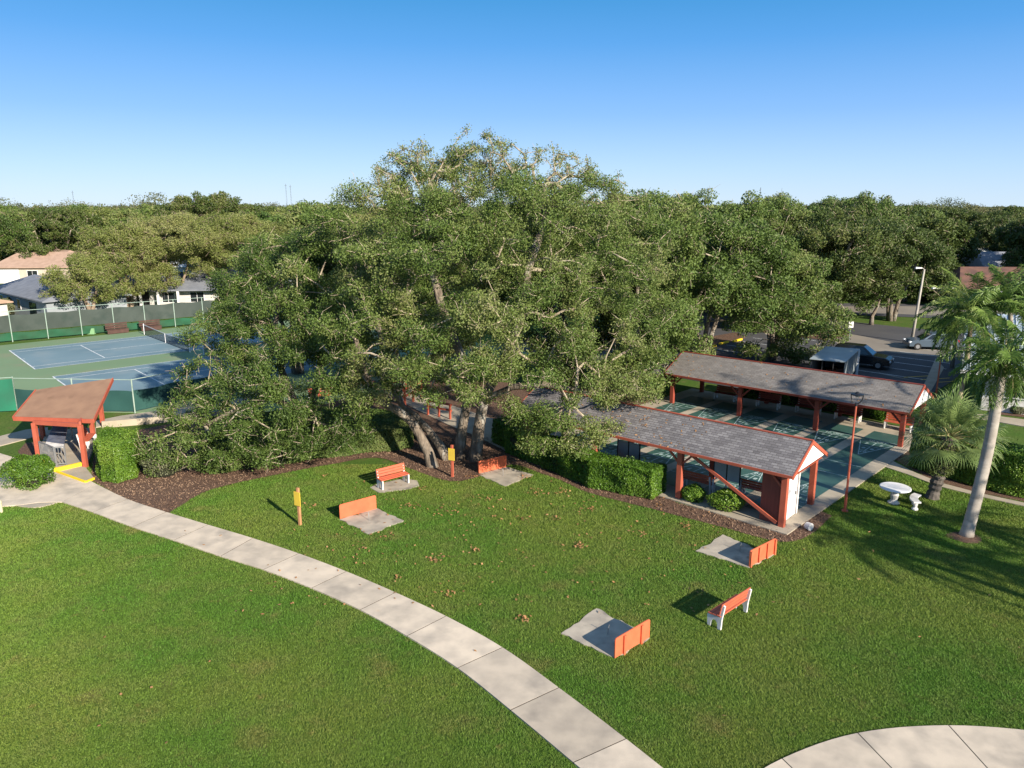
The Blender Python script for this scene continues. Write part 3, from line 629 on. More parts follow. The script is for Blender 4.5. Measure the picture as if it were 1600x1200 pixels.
# --- tennis courts
TA=R(42.1); tu=np.array([math.cos(TA),math.sin(TA)]); tv=np.array([-tu[1],tu[0]]); TO=at(55,577.5)[:2]
def tc(a,b): return TO+tu*a+tv*b
tp=MB(); TP=[tuple(tc(a,b)) for a,b in ((-6.5,-17.6),(30,-17.6),(30,15.6),(-6.5,15.6))]
# the surround runs from the near fence to the far one
TP=pxs([(-260,560),(-260,700),(24,650),(120,648),(211,647),(290,640)])[0:0]+[tuple(tc(-9,14.6)),tuple(tc(-9,-3.5)),(-37.5,47.2),(-31.8,46.9),(-24.0,46.4),(-14,46.6),(2,66),tuple(tc(34,14.6))]
tp.poly(TP,-.05,.02); struct('tennis_surround',tp,'tennis_green'); NOGRASS.append(TP)
tb=MB(); tl=MB(); LW=.085
def tln(a,b,w=LW): ln(a,b,w,tl,.034)
for ox,oy in ((0,0),(7.9,-21.2)):
    pass
c2=at(82.5,589)[:2]; r=c2-TO; C2=(float(r@tu),float(r@tv)-10.97)
for ox,oy in ((0,0),C2):
    q=lambda a,b: tc(ox+a,oy+b)
    tb.sheet([tuple(q(-.05,-.05)),tuple(q(23.82,-.05)),tuple(q(23.82,11.02)),tuple(q(-.05,11.02))],.027)
    for b in (0,1.37,9.6,10.97): tln(q(0,b),q(23.77,b))
    for a in (0,23.77): tln(q(a,0),q(a,10.97),.1)
    for a in (5.485,18.285): tln(q(a,1.37),q(a,9.6))
    tln(q(5.485,5.485),q(18.285,5.485)); tln(q(0,5.485),q(.25,5.485)); tln(q(23.5,5.485),q(23.77,5.485))
struct('tennis_court_surface',tb,'tennis_blue'); struct('tennis_court_lines',tl,'line')
# --- parking lot, street, far kerbs
def G2(x,y): return tuple(at(x,y)[:2])
lot=MB(); LOT=[tuple(st(s,t)) for s,t in ((-50,49.5),(-14.5,49.5),(-14.5,88),(-50,88))]; lot.poly(LOT,-.1,.012)
ROAD=pxs([(900,492),(1180,488),(1330,492),(1480,498),(1700,508),(1700,482),(1480,476),(1340,474),(1150,474),(900,476)]); lot.sheet(ROAD,.016)
struct('parking_lot',lot,'asphalt'); NOGRASS+= [LOT,ROAD]
ap=MB(); ap.sheet(pxs([(1292,525),(1330,522),(1390,534),(1470,548),(1490,556),(1440,556),(1372,549),(1320,545)]),.020)
ap.sheet(pxs([(1290,488),(1340,488),(1480,494),(1700,503),(1700,486),(1480,479),(1340,478),(1290,480)]),.020)
ap.sheet(pxs([(1375,584),(1400,590),(1440,598),(1372,582)]),.02)
struct('driveway',ap,'apron')
lk=MB(); yl=MB()
p0=at(1373,563)[:2]
for k in range(-2,8):
    a=st(*( (p0@U2)+0,(p0@V2)+k*2.7-2.7)); ln(a,a+U2*5.2,.1,lk,.022)
for k in range(0,7):
    a=at(1112,545)[:2]+V2*2.7*(k-2); ln(a,a+U2*5.2,.1,lk,.022)
struct('parking_lines',lk,'line')
a=at(1412,590)[:2]
for k in range(3): b_=a+U2*(k*1.2); ln(b_,b_+V2*2.2+U2*1.4,.12,yl,.024)
struct('yellow_hatching',yl,'signyel')
isl=MB(); isl.poly(pxs([(1060,552),(1165,528),(1150,520),(1040,538),(1000,560)]),-.05,.06); isl.poly(pxs([(1180,518),(1290,532),(1330,524),(1312,512),(1240,500),(1150,505)]),-.05,.06); struct('planted_island',isl,'mulch')
rw=MB(); rw.poly(pxs([(1480,652),(1540,656),(1600,667),(1700,690),(1700,676),(1600,656),(1540,648),(1480,644)]),-.05,.03); rw.poly(pxs([(1440,610),(1452,616),(1475,575),(1462,560)]),-.05,.03); rw.poly(sbw,-.05,.028)
struct('side_path',rw,'slab')
NOGRASS+= [pxs([(1480,652),(1540,656),(1600,667),(1700,690),(1700,676),(1600,656),(1540,648),(1480,644)]),sbw]
# horseshoe pads
PITS=[dict(pad=[(531,812),(588,795),(632,814),(577,835)],board=((531,811),(588,795)),back=False),
      dict(pad=[(746,741),(791,730),(833,742),(790,760)],board=((748,740),(791,730)),back=False),
      dict(pad=[(1088,861),(1130,836),(1182,858),(1210,866),(1170,887)],board=((1170,886),(1210,865)),back=True),
      dict(pad=[(877,990),(932,951),(990,982),(1014,997),(960,1029)],board=((960,1029),(1014,996)),back=True)]
for p in PITS:
    c=[np.array(at(x,y)[:2]) for x,y in p['pad']]; p['c']=sum(c)/len(c)
    rr=random.Random(int(p['c'][0]*10)); out_=[]
    for i in range(len(c)):
        a,b=c[i],c[(i+1)%len(c)]
        for k in range(9):
            t=k/9; q=a+(b-a)*t; d=unit(q-p['c']); out_.append(tuple(q+d*(rr.uniform(-.05,.05)+.03*math.sin(k*1.3))))
    p['poly']=out_; NOGRASS.append(out_)
BP=[at(600,762)[:2],at(648,757)[:2]]
benchpad=[tuple(at(x,y)[:2]) for x,y in ((578,762),(592,770),(640,764),(655,759),(652,751),(630,748),(590,756))]; NOGRASS.append(benchpad)
bpm=MB(); bpm.poly(benchpad,-.05,.012); struct('bench_pad',bpm,'concrete2')
# --- turf blades on the lawn the camera looks down on
def lawn():
    g=np.random.default_rng(11); CC=[];H=[];Wb=[]
    x0,x1,y0,y1=-30,30,13.0,36.5; n=1800000
    y=y0+(y1-y0)*g.uniform(size=n)**1.55; x=g.uniform(-1,1,n)*(.74*y+6); p=np.column_stack([x,y])
    u=.5+.5*np.sin(x*.9+2*np.sin(y*.7))*np.sin(y*1.1+1.3*np.sin(x*.6))
    keep=np.ones(n,bool)
    pj=p+g.normal(size=p.shape)*.028   # ragged edges: some tufts lean over the kerbs
    for q in NOGRASS: keep&=~inpoly(pj,q)
    keep&=~((np.hypot(p[:,0]-at(1508,840)[0],p[:,1]-at(1508,840)[1])<.5))
    p=p[keep]; n=len(p); y=p[:,1]; sc=np.clip(y/15,.9,2.4)
    h=g.uniform(.022,.046,n)*(.72+.28*sc); w=g.uniform(.010,.020,n)*sc; a=g.uniform(0,6.283,n); ln_=g.uniform(.3,1.5,n)*h; b=g.uniform(0,6.283,n)
    B=np.column_stack([p,np.full(n,-.02)]); dx=np.column_stack([np.cos(a),np.sin(a),np.zeros(n)])*(w/2)[:,None]
    T=B+np.column_stack([np.cos(b)*ln_,np.sin(b)*ln_,h+.01])
    V=np.stack([B-dx,B+dx,T],1).reshape(-1,3); Fq=np.arange(3*n).reshape(n,3)
    t=g.uniform(0,1,n)
    o=bigmesh('grass',V,Fq,'blade',t); tag(o,'short green turf blades covering the lawn around the walk',"grass",kind='stuff')
def blademat():
    m=bpy.data.materials.new('grass_blade'); m.use_nodes=True; n=m.node_tree.nodes; L=m.node_tree.links; b=n['Principled BSDF']; b.inputs['Roughness'].default_value=.6; b.inputs['Specular IOR Level'].default_value=.25
    g=n.new('ShaderNodeNewGeometry')
    def noise(sc,det,lo,hi,off):
        mp=n.new('ShaderNodeMapping'); mp.inputs['Location'].default_value=(off,off*2,0); L.new(g.outputs['Position'],mp.inputs[0])
        a=n.new('ShaderNodeTexNoise'); a.inputs['Scale'].default_value=sc; a.inputs['Detail'].default_value=det; L.new(mp.outputs[0],a.inputs['Vector'])
        r=n.new('ShaderNodeMapRange'); r.inputs[1].default_value=lo; r.inputs[2].default_value=hi; L.new(a.outputs[0],r.inputs[0]); return r.outputs[0]
    def mix(f,a,c,cap=None):
        if cap is not None:
            mm_=n.new('ShaderNodeMath'); mm_.operation='MULTIPLY'; mm_.inputs[1].default_value=cap; L.new(f,mm_.inputs[0]); f=mm_.outputs[0]
        x=n.new('ShaderNodeMix'); x.data_type='RGBA'; L.new(f,x.inputs[0])
        if isinstance(a,tuple): x.inputs[6].default_value=a+(1,)
        else: L.new(a,x.inputs[6])
        x.inputs[7].default_value=c+(1,); return x.outputs[2]
    c=mix(noise(.16,5,.40,.60,3),(0.110,0.225,0.028),(0.185,0.250,0.042))
    c=mix(noise(.9,4,.45,.75,9),c,(0.19,0.225,0.055),.7)
    c=mix(noise(.45,5,.60,.78,21),c,(0.27,0.205,0.08),.75)
    c=mix(noise(2.2,5,.62,.8,31),c,(0.30,0.20,0.085),.6)
    at_=n.new('ShaderNodeAttribute'); at_.attribute_name='tint'; r=n.new('ShaderNodeMapRange'); r.inputs[3].default_value=.72; r.inputs[4].default_value=1.25; L.new(at_.outputs['Fac'],r.inputs[0])
    x=n.new('ShaderNodeMix'); x.data_type='RGBA'; x.blend_type='MULTIPLY'; x.inputs[0].default_value=1; L.new(c,x.inputs[6]); L.new(r.outputs[0],x.inputs[7]); L.new(x.outputs[2],b.inputs['Base Color'])
    tr=n.new('ShaderNodeBsdfTranslucent'); ms=n.new('ShaderNodeMixShader'); ms.inputs[0].default_value=.3; L.new(x.outputs[2],tr.inputs[0]); L.new(b.outputs[0],ms.inputs[1]); L.new(tr.outputs[0],ms.inputs[2]); L.new(ms.outputs[0],n['Material Output'].inputs[0])
    return m
M['blade']=blademat(); lawn()
# fallen leaves in loose drifts on the lawn
def litter():
    g=np.random.default_rng(5); M['deadleaf']=leafmat('dead_oak_leaf',[(0,(0.14,0.07,0.03)),(.5,(0.30,0.15,0.06)),(1,(0.42,0.24,0.11))],0,.8)
    C=[]
    spots=[(682,873,14,.45),(640,790,10,.7),(906,853,14,.4),(842,770,10,.5),(960,765,8,.5),(818,812,9,.4),(1073,822,10,.35),(700,930,5,.3),(1030,790,6,.5),(865,810,9,.4),(815,968,10,.35),(740,860,6,.3),(505,745,7,.4),(760,780,12,.8),(700,800,12,.9),(560,860,8,.5),(820,745,16,.5),(590,700,8,.6),(880,770,10,.6),(740,745,10,.5),(920,795,10,.7),(1000,835,8,.5),(600,840,6,.5),(660,765,8,.5),(490,790,5,.4),(620,905,4,.3)]
    for x,y,n,r in spots: C.append(at(x,y)[:2]+g.normal(size=(int(n*2.2),2))*r*.42)
    k=350; C.append(np.column_stack([g.uniform(-9,9,k),g.uniform(22,34,k)]))
    k=60; C.append(np.column_stack([g.uniform(-20,18,k),g.uniform(15,30,k)]))
    C=np.concatenate(C); keep=np.ones(len(C),bool)
    for q in (LOT,SL): keep&=~inpoly(C,q)
    C=C[keep]; P=np.column_stack([C,np.full(len(C),.05)+g.uniform(0,.01,len(C))]); nn=unit(g.normal(size=(len(C),3))*.25+[0,0,1])
    V,Fq=leaves(P,.13,.075,g,nn,4); o=bigmesh('fallen_leaves',V,Fq,'deadleaf',g.uniform(0,1,len(C)))
    tag(o,'brown fallen oak leaves scattered over the lawn','fallen leaves',kind='stuff')
litter()
def rooflitter(org,rz,x0,x1,eave,ridge,over,ym,z0,n,seed,label):
    g=np.random.default_rng(seed); x=g.uniform(x0,x1,n); t=g.uniform(0,1,n)**1.2; y=-over+(ym+over)*t; z=eave+(ridge-eave)*t+.02+z0; a=R(rz)
    P=np.column_stack([org[0]+x*math.cos(a)-y*math.sin(a),org[1]+x*math.sin(a)+y*math.cos(a),z]); V,Fq=leaves(P,.13,.07,g,unit(g.normal(size=(n,3))*.2+[math.sin(a)*.45,-math.cos(a)*.45,1]),4)
    tag(bigmesh('roof_leaves',V,Fq,'deadleaf',g.uniform(0,.7,n)),label,'fallen leaves',kind='stuff')
rooflitter((11.03,28.74),-41.2,-14,-4,2.33,3.36,.33,1.6,.05,170,71,'brown leaves lying on the purple grey shingle roof')
rooflitter((17.71,42.34),-41.6,-9.8,4,2.02,3.12,.35,2.05,.05,90,72,'brown leaves lying on the far grey shingle roof')
def chips():
    g=np.random.default_rng(6); k=60000; lo_=np.array([-23,27]);hi_=np.array([15,41]); q=g.uniform(size=(k,2))*(hi_-lo_)+lo_
    q=q[inpoly(q,M1)]; P=np.column_stack([q,g.uniform(.012,.045,len(q))]); V,Fq=leaves(P,.11,.04,g,unit(g.normal(size=(len(q),3))*.5+[0,0,1]),2)
    M['chip']=leafmat('bark_chip',[(0,(0.05,0.028,0.018)),(.45,(0.13,0.075,0.05)),(1,(0.26,0.17,0.11))],0,.9)
    tag(bigmesh('bark_chips',V,Fq,'chip',g.uniform(0,1,len(q))),'brown bark chips and dead leaves loose on the planting beds','bark chips',kind='stuff')
chips()
# ------------------------------------------------------------------ SHELTERS
def knee(mb,x,y,z,dx,dy,l=.5): mb.beam((x,y,z-l),(x+dx*l,y+dy*l,z),.07,.09)
def long_shelter(name,label,org,rz,xs,depth,ph,x0,x1,eave,ridge,over,m_red,m_roof,gable_end=True,posts_y=None):
    root=empty(name,(org[0],org[1],0.05),R(rz),label,'shelter')
    ym=depth/2
    for x in xs:
        for y in (0,depth):
            b=MB(); b.box(x-.12,x+.12,y-.12,y+.12,-.08,ph); b.build('post',m_red,root,bevel=.008)
            k=MB(); s=(-1,1) if x<xs[0]-.1 else (-1,)
            for d in s: knee(k,x+d*.1,y,ph+.02,d,0,.55)
            k.build('knee_brace',m_red,root)
    b=MB()
    for y in (0,depth): b.box(x0+.15,x1-.15,y-.07,y+.07,ph,ph+.22)
    for x in xs: b.box(x-.06,x+.06,.07,depth-.07,ph+.02,ph+.2)
    b.build('beams',m_red,root)
    e=(ridge-eave)/(ym+over)
    r=MB()
    for sg in (0,1):
        ya=-over if sg==0 else depth+over
        A=(x0,ya,eave);B=(x1,ya,eave);Cc=(x1,ym,ridge);D=(x0,ym,ridge)
        r.slabq(A,B,Cc,D,.07) if sg==0 else r.slabq(D,Cc,B,A,.07)
    r.build('roof',m_roof,root)
    f=MB()
    for y in (-over-.028,depth+over+.028): f.box(x0-.03,x1+.03,y-.025,y+.025,eave-.10,eave+.015)
    f.build('fascia',m_red,root)
    f=MB(); f.box(x0-.03,x1+.03,ym-.06,ym+.06,ridge-.01,ridge+.035); f.build('ridge_cap',m_red,root)
    for xe,sg in ((x1,1),(x0,-1)):
        g=MB()
        for y in (-over,depth+over): g.beam((xe+sg*.03,y,eave-.09),(xe+sg*.03,ym,ridge-.085),.05,.19,up=(1,0,0)) if False else g.add([(xe,y,eave+.01),(xe,ym,ridge+.02),(xe,ym,ridge-.15),(xe,y,eave-.15),(xe+sg*.05,y,eave+.01),(xe+sg*.05,ym,ridge+.02),(xe+sg*.05,ym,ridge-.15),(xe+sg*.05,y,eave-.15)],[(0,1,2,3),(7,6,5,4),(0,4,5,1),(2,6,7,3),(3,7,4,0),(1,5,6,2)])
        g.build('barge_board',m_red,root)
        w=MB(); xi=xe-sg*.14; w.prismx([(-over+.2,eave+.03),(depth+over-.2,eave+.03),(ym,ridge-.09)],xe-.03,xe-.005) if sg>0 else w.prismx([(-over+.2,eave+.03),(depth+over-.2,eave+.03),(ym,ridge-.09)],xe+.005,xe+.03); w.build('gable_panel','white',root)
        w=MB(); w.box(xi-.05,xi+.05,-.05,depth+.05,ph+.225,eave+.05) if eave+.05>ph+.23 else w.box(xi-.05,xi+.05,-.05,depth+.05,ph-.0,ph+.02)
        w.build('tie_beam',m_red,root)
    return root
NS=(11.03,28.74); NR=-41.2
near=long_shelter('open_shelter','open sided shelter with red posts and purple grey shingles beside the clipped hedge',NS,NR,[0,-4.71,-9.3,-13.6],3.2,2.18,-14.3,.38,2.33,3.36,.33,'red','shingle')
b=MB(); b.beam((-4.15,-.16,2.2),(-.18,-.16,.16),.07,.13); b.build('diagonal_brace','red',near)
M['redwall']=mat('dark_red_boarding',(0.24,0.06,0.04),(0.19,0.05,0.035),3,.7,stretch=(12,12,.4))
st_=MB(); st_.box(-1.0,-.13,.1,1.66,0,2.17); st_.build('storage_wall','redwall',near)
st_=MB(); st_.box(-.128,-.09,.13,1.62,.02,2.12); st_.build('storage_door','white',near)
st_=MB(); st_.box(-.13,-.05,1.66,1.80,0,2.17); st_.build('door_frame','castwhite',near)
h=MB(); h.box(-.09,-.04,1.40,1.45,.95,1.1); h.build('door_handle','metal',near)
def loc2w(org,rz,x,y,z=0):
    a=R(rz); return np.array([org[0]+x*math.cos(a)-y*math.sin(a),org[1]+x*math.sin(a)+y*math.cos(a),z])
FS=(17.71,42.34); FR=-41.6
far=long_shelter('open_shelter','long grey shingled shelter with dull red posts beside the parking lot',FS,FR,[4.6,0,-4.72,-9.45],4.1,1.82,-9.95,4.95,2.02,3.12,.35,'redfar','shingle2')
# ------------------------------------------------------------------ benches
def bench(label,x,y,rz,group=None,z=0,L=1.52,slat='slatred',leg='castwhite',simple=False):
    """slatted seat between two white cast ends; faces -y in its own frame"""
    r=empty('park_bench',(x,y,z),rz,label,'bench',group)
    prof=[(.30,0),(.42,0),(.44,.36),(.52,.84),(.46,.86),(.40,.80),(.33,.47),(-.06,.42),(-.08,.36),(-.06,0),(.05,0),(.08,.20),(.14,.27),(.22,.27),(.28,.20)]
    for sx in (-1,1):
        m=MB(); m.prismx([(p[0]-.12,p[1]) for p in prof],sx*L/2*.92-.035,sx*L/2*.92+.035); m.build('end_support',leg,r,bevel=.008)
    s=MB()
    for i in range(3):
        yy=-.16+i*.155; s.box(-L/2,L/2,yy,yy+.135,.425+.012*i,.465+.012*i)
    s.build('seat',slat,r,bevel=.006)
    s=MB()
    for i in range(3):
        zz=.53+i*.125; yo=.205+(zz-.47)*.21
        s.add([(-L/2,yo,zz),(L/2,yo,zz),(L/2,yo+.022,zz+.105),(-L/2,yo+.022,zz+.105),(-L/2,yo+.04,zz),(L/2,yo+.04,zz),(L/2,yo+.062,zz+.105),(-L/2,yo+.062,zz+.105)],[(0,1,2,3),(5,4,7,6),(3,2,6,7),(1,0,4,5),(1,5,6,2),(4,0,3,7)])
    s.build('backrest',slat,r,bevel=.006); return r
a0=at(593,768)[:2]; a1=at(645,754)[:2]; d=a1-a0; angA=math.atan2(d[1],d[0]); ctr=(a0+a1)/2+np.array([-math.sin(angA),math.cos(angA)])*.2
bench('orange slatted bench with white ends on a small concrete pad by the oak trunks',ctr[0],ctr[1],angA,z=.012)
a0=at(1126,984)[:2]; a1=at(1166,957)[:2]; d=a1-a0; angB=math.atan2(d[1],d[0])+math.pi; n_=np.array([-math.sin(angB),math.cos(angB)]); ctr=(a0+a1)/2-n_*.28
bench('orange slatted bench with white ends seen from behind, alone on the open grass',ctr[0],ctr[1],angB,L=1.66)
# benches under the two shelters, their backs away from the lanes
for (x,y,lb) in ((-4.55,1.55,'shaded bench under the near shelter beside its second front post'),(-2.0,2.25,'shaded bench under the near shelter behind the grey score boards')):
    p=loc2w(NS,NR,x,y); bench(lb,p[0],p[1],R(NR)+math.pi,z=.05)
FB=[(-7.2,3.1),(-4.2,3.05),(-1.7,3.3),(.7,3.35),(3.6,3.2)]
for i,(x,y) in enumerate(FB):
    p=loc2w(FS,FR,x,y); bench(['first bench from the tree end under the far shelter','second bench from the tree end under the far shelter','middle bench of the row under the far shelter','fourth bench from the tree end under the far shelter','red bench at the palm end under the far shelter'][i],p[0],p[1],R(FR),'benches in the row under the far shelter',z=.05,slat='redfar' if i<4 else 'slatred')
# score boards on poles
p=loc2w(NS,NR,-3.75,1.35); sc=empty('scoreboard',(p[0],p[1],.05),R(NR),'grey twin panel score board on three thin poles under the near shelter','scoreboard')
for i,x in enumerate((0,.62,1.24)):
    m=MB(); m.box(x-.025,x+.025,-.025,.025,0,1.98); m.build('pole','black',sc)
    m=MB(); m.box(x-.028,x+.028,-.028,.028,0,.75); m.build('pole_sleeve','castwhite',sc)
M['panel']=mat('grey_panel',(0.30,0.33,0.34),(0.24,0.27,0.29),1.5,.6)
for x in (.03,.65): m=MB(); m.box(x,x+.56,-.012,.012,.85,1.72); m.build('board','panel',sc)
p=loc2w(NS,NR,-8.6,.9); sc2=copy_tree(sc); sc2.location=(p[0],p[1],.05); sc2['label']='grey score board on poles half hidden above the clipped hedge'; sc['group']=sc2['group']='score boards under the near shelter'
# ------------------------------------------------------------------ horseshoe pit boards
LB=['orange backboard at the left horseshoe pit, its plain face to the camera','orange backboard of the pit beside the big oak trunks','orange backboard with battens at the pit near the shelter corner','orange backboard with two battens at the pit nearest the walk']
LS=['thin steel stake in the left concrete horseshoe pad','thin steel stake in the horseshoe pad beside the oak','thin steel stake in the shaded pad near the shelter corner','thin steel stake in the shaded pad nearest the walk']
LP=['weathered concrete pad in front of the left orange board','weathered concrete pad beside the big oak','concrete pad half in shade near the shelter corner','concrete pad half in shade nearest the curved walk']
for k,P_ in enumerate(PITS):
    o=MB().poly(P_['poly'],-.05,.018).build('horseshoe_pad','concrete2'); tag(o,LP[k],'concrete pad','horseshoe pads')
    a=at(*P_['board'][0])[:2]; b_=at(*P_['board'][1])[:2]; d=b_-a; L_=np.linalg.norm(d); ang=math.atan2(d[1],d[0])
    side=-1 if not P_['back'] else 1     # pad lies to -y (pits 1,2) or +y (pits 3,4)
    r=empty('backboard',(a[0],a[1],0),ang,LB[k],'backboard','horseshoe pit backboards')
    m=MB(); H_=.64; c_=.07
    m.add([(x,y,z) for y in (-.02,.02) for x,z in ((0,.015),(L_,.015),(L_,H_-c_),(L_-c_*.3,H_-c_*.3),(L_-c_,H_),(c_,H_),(c_*.3,H_-c_*.3),(0,H_-c_))],[tuple(range(8)),tuple(range(15,7,-1))]+[(i,i+8,(i+1)%8+8,(i+1)%8) for i in range(8)])
    m.build('board','orange',r,bevel=.004)
    for x in ((L_*.24,L_*.74) if k in (0,3) else (.05,L_*.34,L_*.66,L_-.06)):
        m=MB(); y=-side*.045; y=side*-1*.048; m.box(x-.045,x+.045,y-.028,y+.028,-.1,H_-.03); m.build('batten','orange',r)
    nn=np.array([-d[1],d[0]])/L_*side; s=(a+b_)/2+nn*.95
    o=MB().tube([(s[0],s[1],-.02),(s[0]+nn[0]*-.02,s[1],.2),(s[0]-nn[0]*.05,s[1]-nn[1]*.05,.36)],.012,6).build('stake','metal'); tag(o,LS[k],'stake','horseshoe stakes')
# ------------------------------------------------------------------ yellow score posts on the lawn
def signpost(label,x,y,pm_,rz,lean=0):
    r=empty('score_post',(x,y,0),rz,label,'sign post','yellow score posts')
    r.rotation_euler=(0,lean,rz)
    MB().box(-.055,.055,-.05,.05,-.1,1.62).build('post',pm_,r,bevel=.006)
    MB().box(-.17,.17,-.078,-.052,.86,1.46).build('board','signyel',r,bevel=.004)
signpost('yellow score board on a brown post beside the left horseshoe pit',*at(469,820)[:2],'pole',R(-30))
signpost('yellow score board on a dark red post in front of the oak trunks',*at(707,745)[:2],'red',R(-25))
# ------------------------------------------------------------------ lamps
def lantern(label,x,y,h,flip=0):
    r=empty('lamp_post',(x,y,0),R(-20),label,'lamp post','red lamp posts')
    m=MB(); m.tube([(0,0,-.1),(0,0,.9),(0,0,.92),(0,0,h-.45)],[.062,.06,.05,.04],10); m.box(-.13,.13,-.13,.13,-.02,.02); m.build('pole','red',r,smooth=False)
    m=MB(); m.cyl((0,0,h-.47),(0,0,h-.36),.06,.045,10); pts=[]
    for t in np.linspace(0,1,9): a=math.pi*t; pts.append((-.2*math.cos(a)*(1.0+.12*(1-math.sin(a))),0,h-.12-.25*math.sin(a)))
    pts=[(-.235,0,h+.02)]+pts+[(.235,0,h+.02)]; m.tube(pts,.022,6); m.build('yoke','black',r)
    m=MB(); m.lathe([(.05,-.02),(.25,0),(.25,.035),(.10,.07),(.05,.13),(.02,.14)],(0,0,h),16); m.build('lamp_head','black',r)
    m=MB(); m.lathe([(.02,-.09),(.10,-.05),(.12,-.022)],(0,0,h),12); m.build('lens','panel',r)
    return r
lantern('tall red lamp post with black ring lantern beside the shelter slab corner',*at(1320,798)[:2],5.15)
l2=lantern('red lamp post standing behind the gable end of the far shelter',*at(1461,628)[:2],3.6)
M['walltan_']=mat('cream_paint',(0.50,0.46,0.30),(0.42,0.38,0.26),3,.8)
M['pale']=mat('weathered_pole',(0.42,0.38,0.32),(0.34,0.31,0.27),2,.8)
def streetlight(label,x,y,h,arm,lean=.02,rz=0):
    r=empty('street_lamp',(x,y,0),rz,label,'street lamp','pale street lamps')
    m=MB(); m.tube([(0,0,-.1),(lean*h*.5,0,h*.5),(lean*h,0,h)],[.16,.12,.08],10); m.build('pole','pale',r,smooth=True)
    m=MB(); m.tube([(lean*h,0,h-.15),(lean*h-arm*.3,0,h+.08),(lean*h-arm,0,h+.12)],[.05,.04,.035],6); m.build('arm','pale',r)
    m=MB(); m.add(*_head(lean*h-arm,h+.12)); m.build('lamp_head','castwhite',r,bevel=.02); return r
def _head(x,z):
    v=[(x+.1,-.1,z-.05),(x+.1,.1,z-.05),(x-.55,-.15,z-.08),(x-.55,.15,z-.08),(x+.1,-.08,z+.05),(x+.1,.08,z+.05),(x-.5,-.1,z+.10),(x-.5,.1,z+.10)]
    return v,[(0,1,3,2),(4,6,7,5),(0,4,5,1),(2,3,7,6),(0,2,6,4),(1,5,7,3)]
streetlight('tall pale street lamp standing at the driveway apron by the blue car',*at(1424,535)[:2],7.0,.35,.055)
p=aty(1504,452,60); streetlight('street lamp with a long arm rising behind the palm fronds',p[0],p[1],p[2],1.9,.0)
# ------------------------------------------------------------------ white garden table and seat
p=at(1396,786); r=empty('garden_table',tuple(p),0,'round white pedestal table on the lawn beside the fan palm','table')
MB().lathe([(.24,0),(.25,.05),(.20,.08),(.17,.11),(.13,.18),(.16,.30),(.19,.40),(.13,.52),(.14,.62),(.24,.68)],n=14).build('pedestal','castwhite',r,smooth=False)
MB().lathe([(.20,.68),(.60,.69),(.64,.71),(.64,.75),(.61,.765),(.1,.768)],n=36).build('table_top','white',r)
p=at(1426,792); r=empty('garden_bench',tuple(p),R(62),'small curved white cast seat next to the round pedestal table','bench')
m=MB(); k=10; top=[];bot=[]
for i in range(k+1):
    a=R(-32+64*i/k); top.append((math.sin(a)*.62,math.cos(a)*.62-.62+.17)); bot.append((math.sin(a)*.95*.98,math.cos(a)*.95-.95+.17-.0))
inn=[(math.sin(R(-32+64*i/k))*.9,math.cos(R(-32+64*i/k))*.9-.9-.16) for i in range(k+1)]; outr=[(math.sin(R(-32+64*i/k))*1.15,math.cos(R(-32+64*i/k))*1.15-1.0+.02) for i in range(k+1)]
m.poly(inn+outr[::-1],.38,.45); m.build('seat','castwhite',r,bevel=.01)
for sx in (-1,1):
    m=MB(); m.lathe([(.13,0),(.14,.06),(.08,.12),(.10,.24),(.07,.32),(.13,.38)],(sx*.32,-.08,0),10); m.build('leg','castwhite',r)
# ------------------------------------------------------------------ left shelter with ramp
Ls=empty('ramp_shelter',(-22.9,36.6,0),0,'brown single slope roof on red posts over a ramp with yellow kerbs','shelter')
def LL(p): return np.array(p,float)-np.array([-22.9,36.6,0])
A=at(21,652,2.28);B=at(145.5,656,2.38);C_=at(175.6,591,3.6);D_=at(57,609,3.05)
rfm=MB(); n=8
def bil(u,v): return (A*(1-u)+B*u)*(1-v)+(D_*(1-u)+C_*u)*v
g_=[[LL(bil(i/n,j/n)) for i in range(n+1)] for j in range(n+1)]
vs=[tuple(q) for row in g_ for q in row]; fs=[(j*(n+1)+i,j*(n+1)+i+1,(j+1)*(n+1)+i+1,(j+1)*(n+1)+i) for j in range(n) for i in range(n)]
rfm.add(vs,fs); o=rfm.build('roof','roofbrown',Ls); s=o.modifiers.new('solid','SOLIDIFY'); s.thickness=.10; s.offset=-1
bk=(D_-A)[:2]; bk=bk/np.linalg.norm(bk); E_=D_+np.array([-2.2,2.8,-.95]); F_=C_+np.array([-2.6,2.8,-1.6])
MB().slabq(*[tuple(LL(q)-[0,0,.005]) for q in (D_,C_,F_,E_)],.09).build('rear_roof','roofbrown',Ls)
m=MB(); m.beam(LL(A)-[0,.03,.06],LL(B)-[0,.03,.06],.05,.22); m.beam(LL(B)+[.03,0,-.06],LL(C_)+[.03,0,-.06],.05,.2); m.beam(LL(A)+[-.03,0,-.06],LL(D_)+[-.03,0,-.06],.05,.2); m.build('fascia','red',Ls)
fp=[at(62,722),at(134,730),at(146,683),at(161,665),at(68,686)]
zt=[2.1,2.2,2.85,2.6,2.35]
for q,z in zip(fp,zt):
    q=LL(q); m=MB(); m.box(q[0]-.1,q[0]+.1,q[1]-.1,q[1]+.1,-.1,z); m.build('post','red',Ls,bevel=.008)
m=MB(); m.beam(LL(fp[0])+[0,0,2.12],LL(fp[1])+[0,0,2.2],.12,.2); m.beam(LL(fp[1])+[0,0,2.3],LL(fp[3])+[0,0,2.55],.1,.18); m.build('beams','red',Ls)
rp=MB(); rp.poly([tuple(LL(at(x,y))[:2]) for x,y in ((63,722),(88,737),(130,727),(136,731),(150,690),(150,672),(75,676),(64,700))],-.05,.16); rp.build('ramp_floor','slab',Ls)
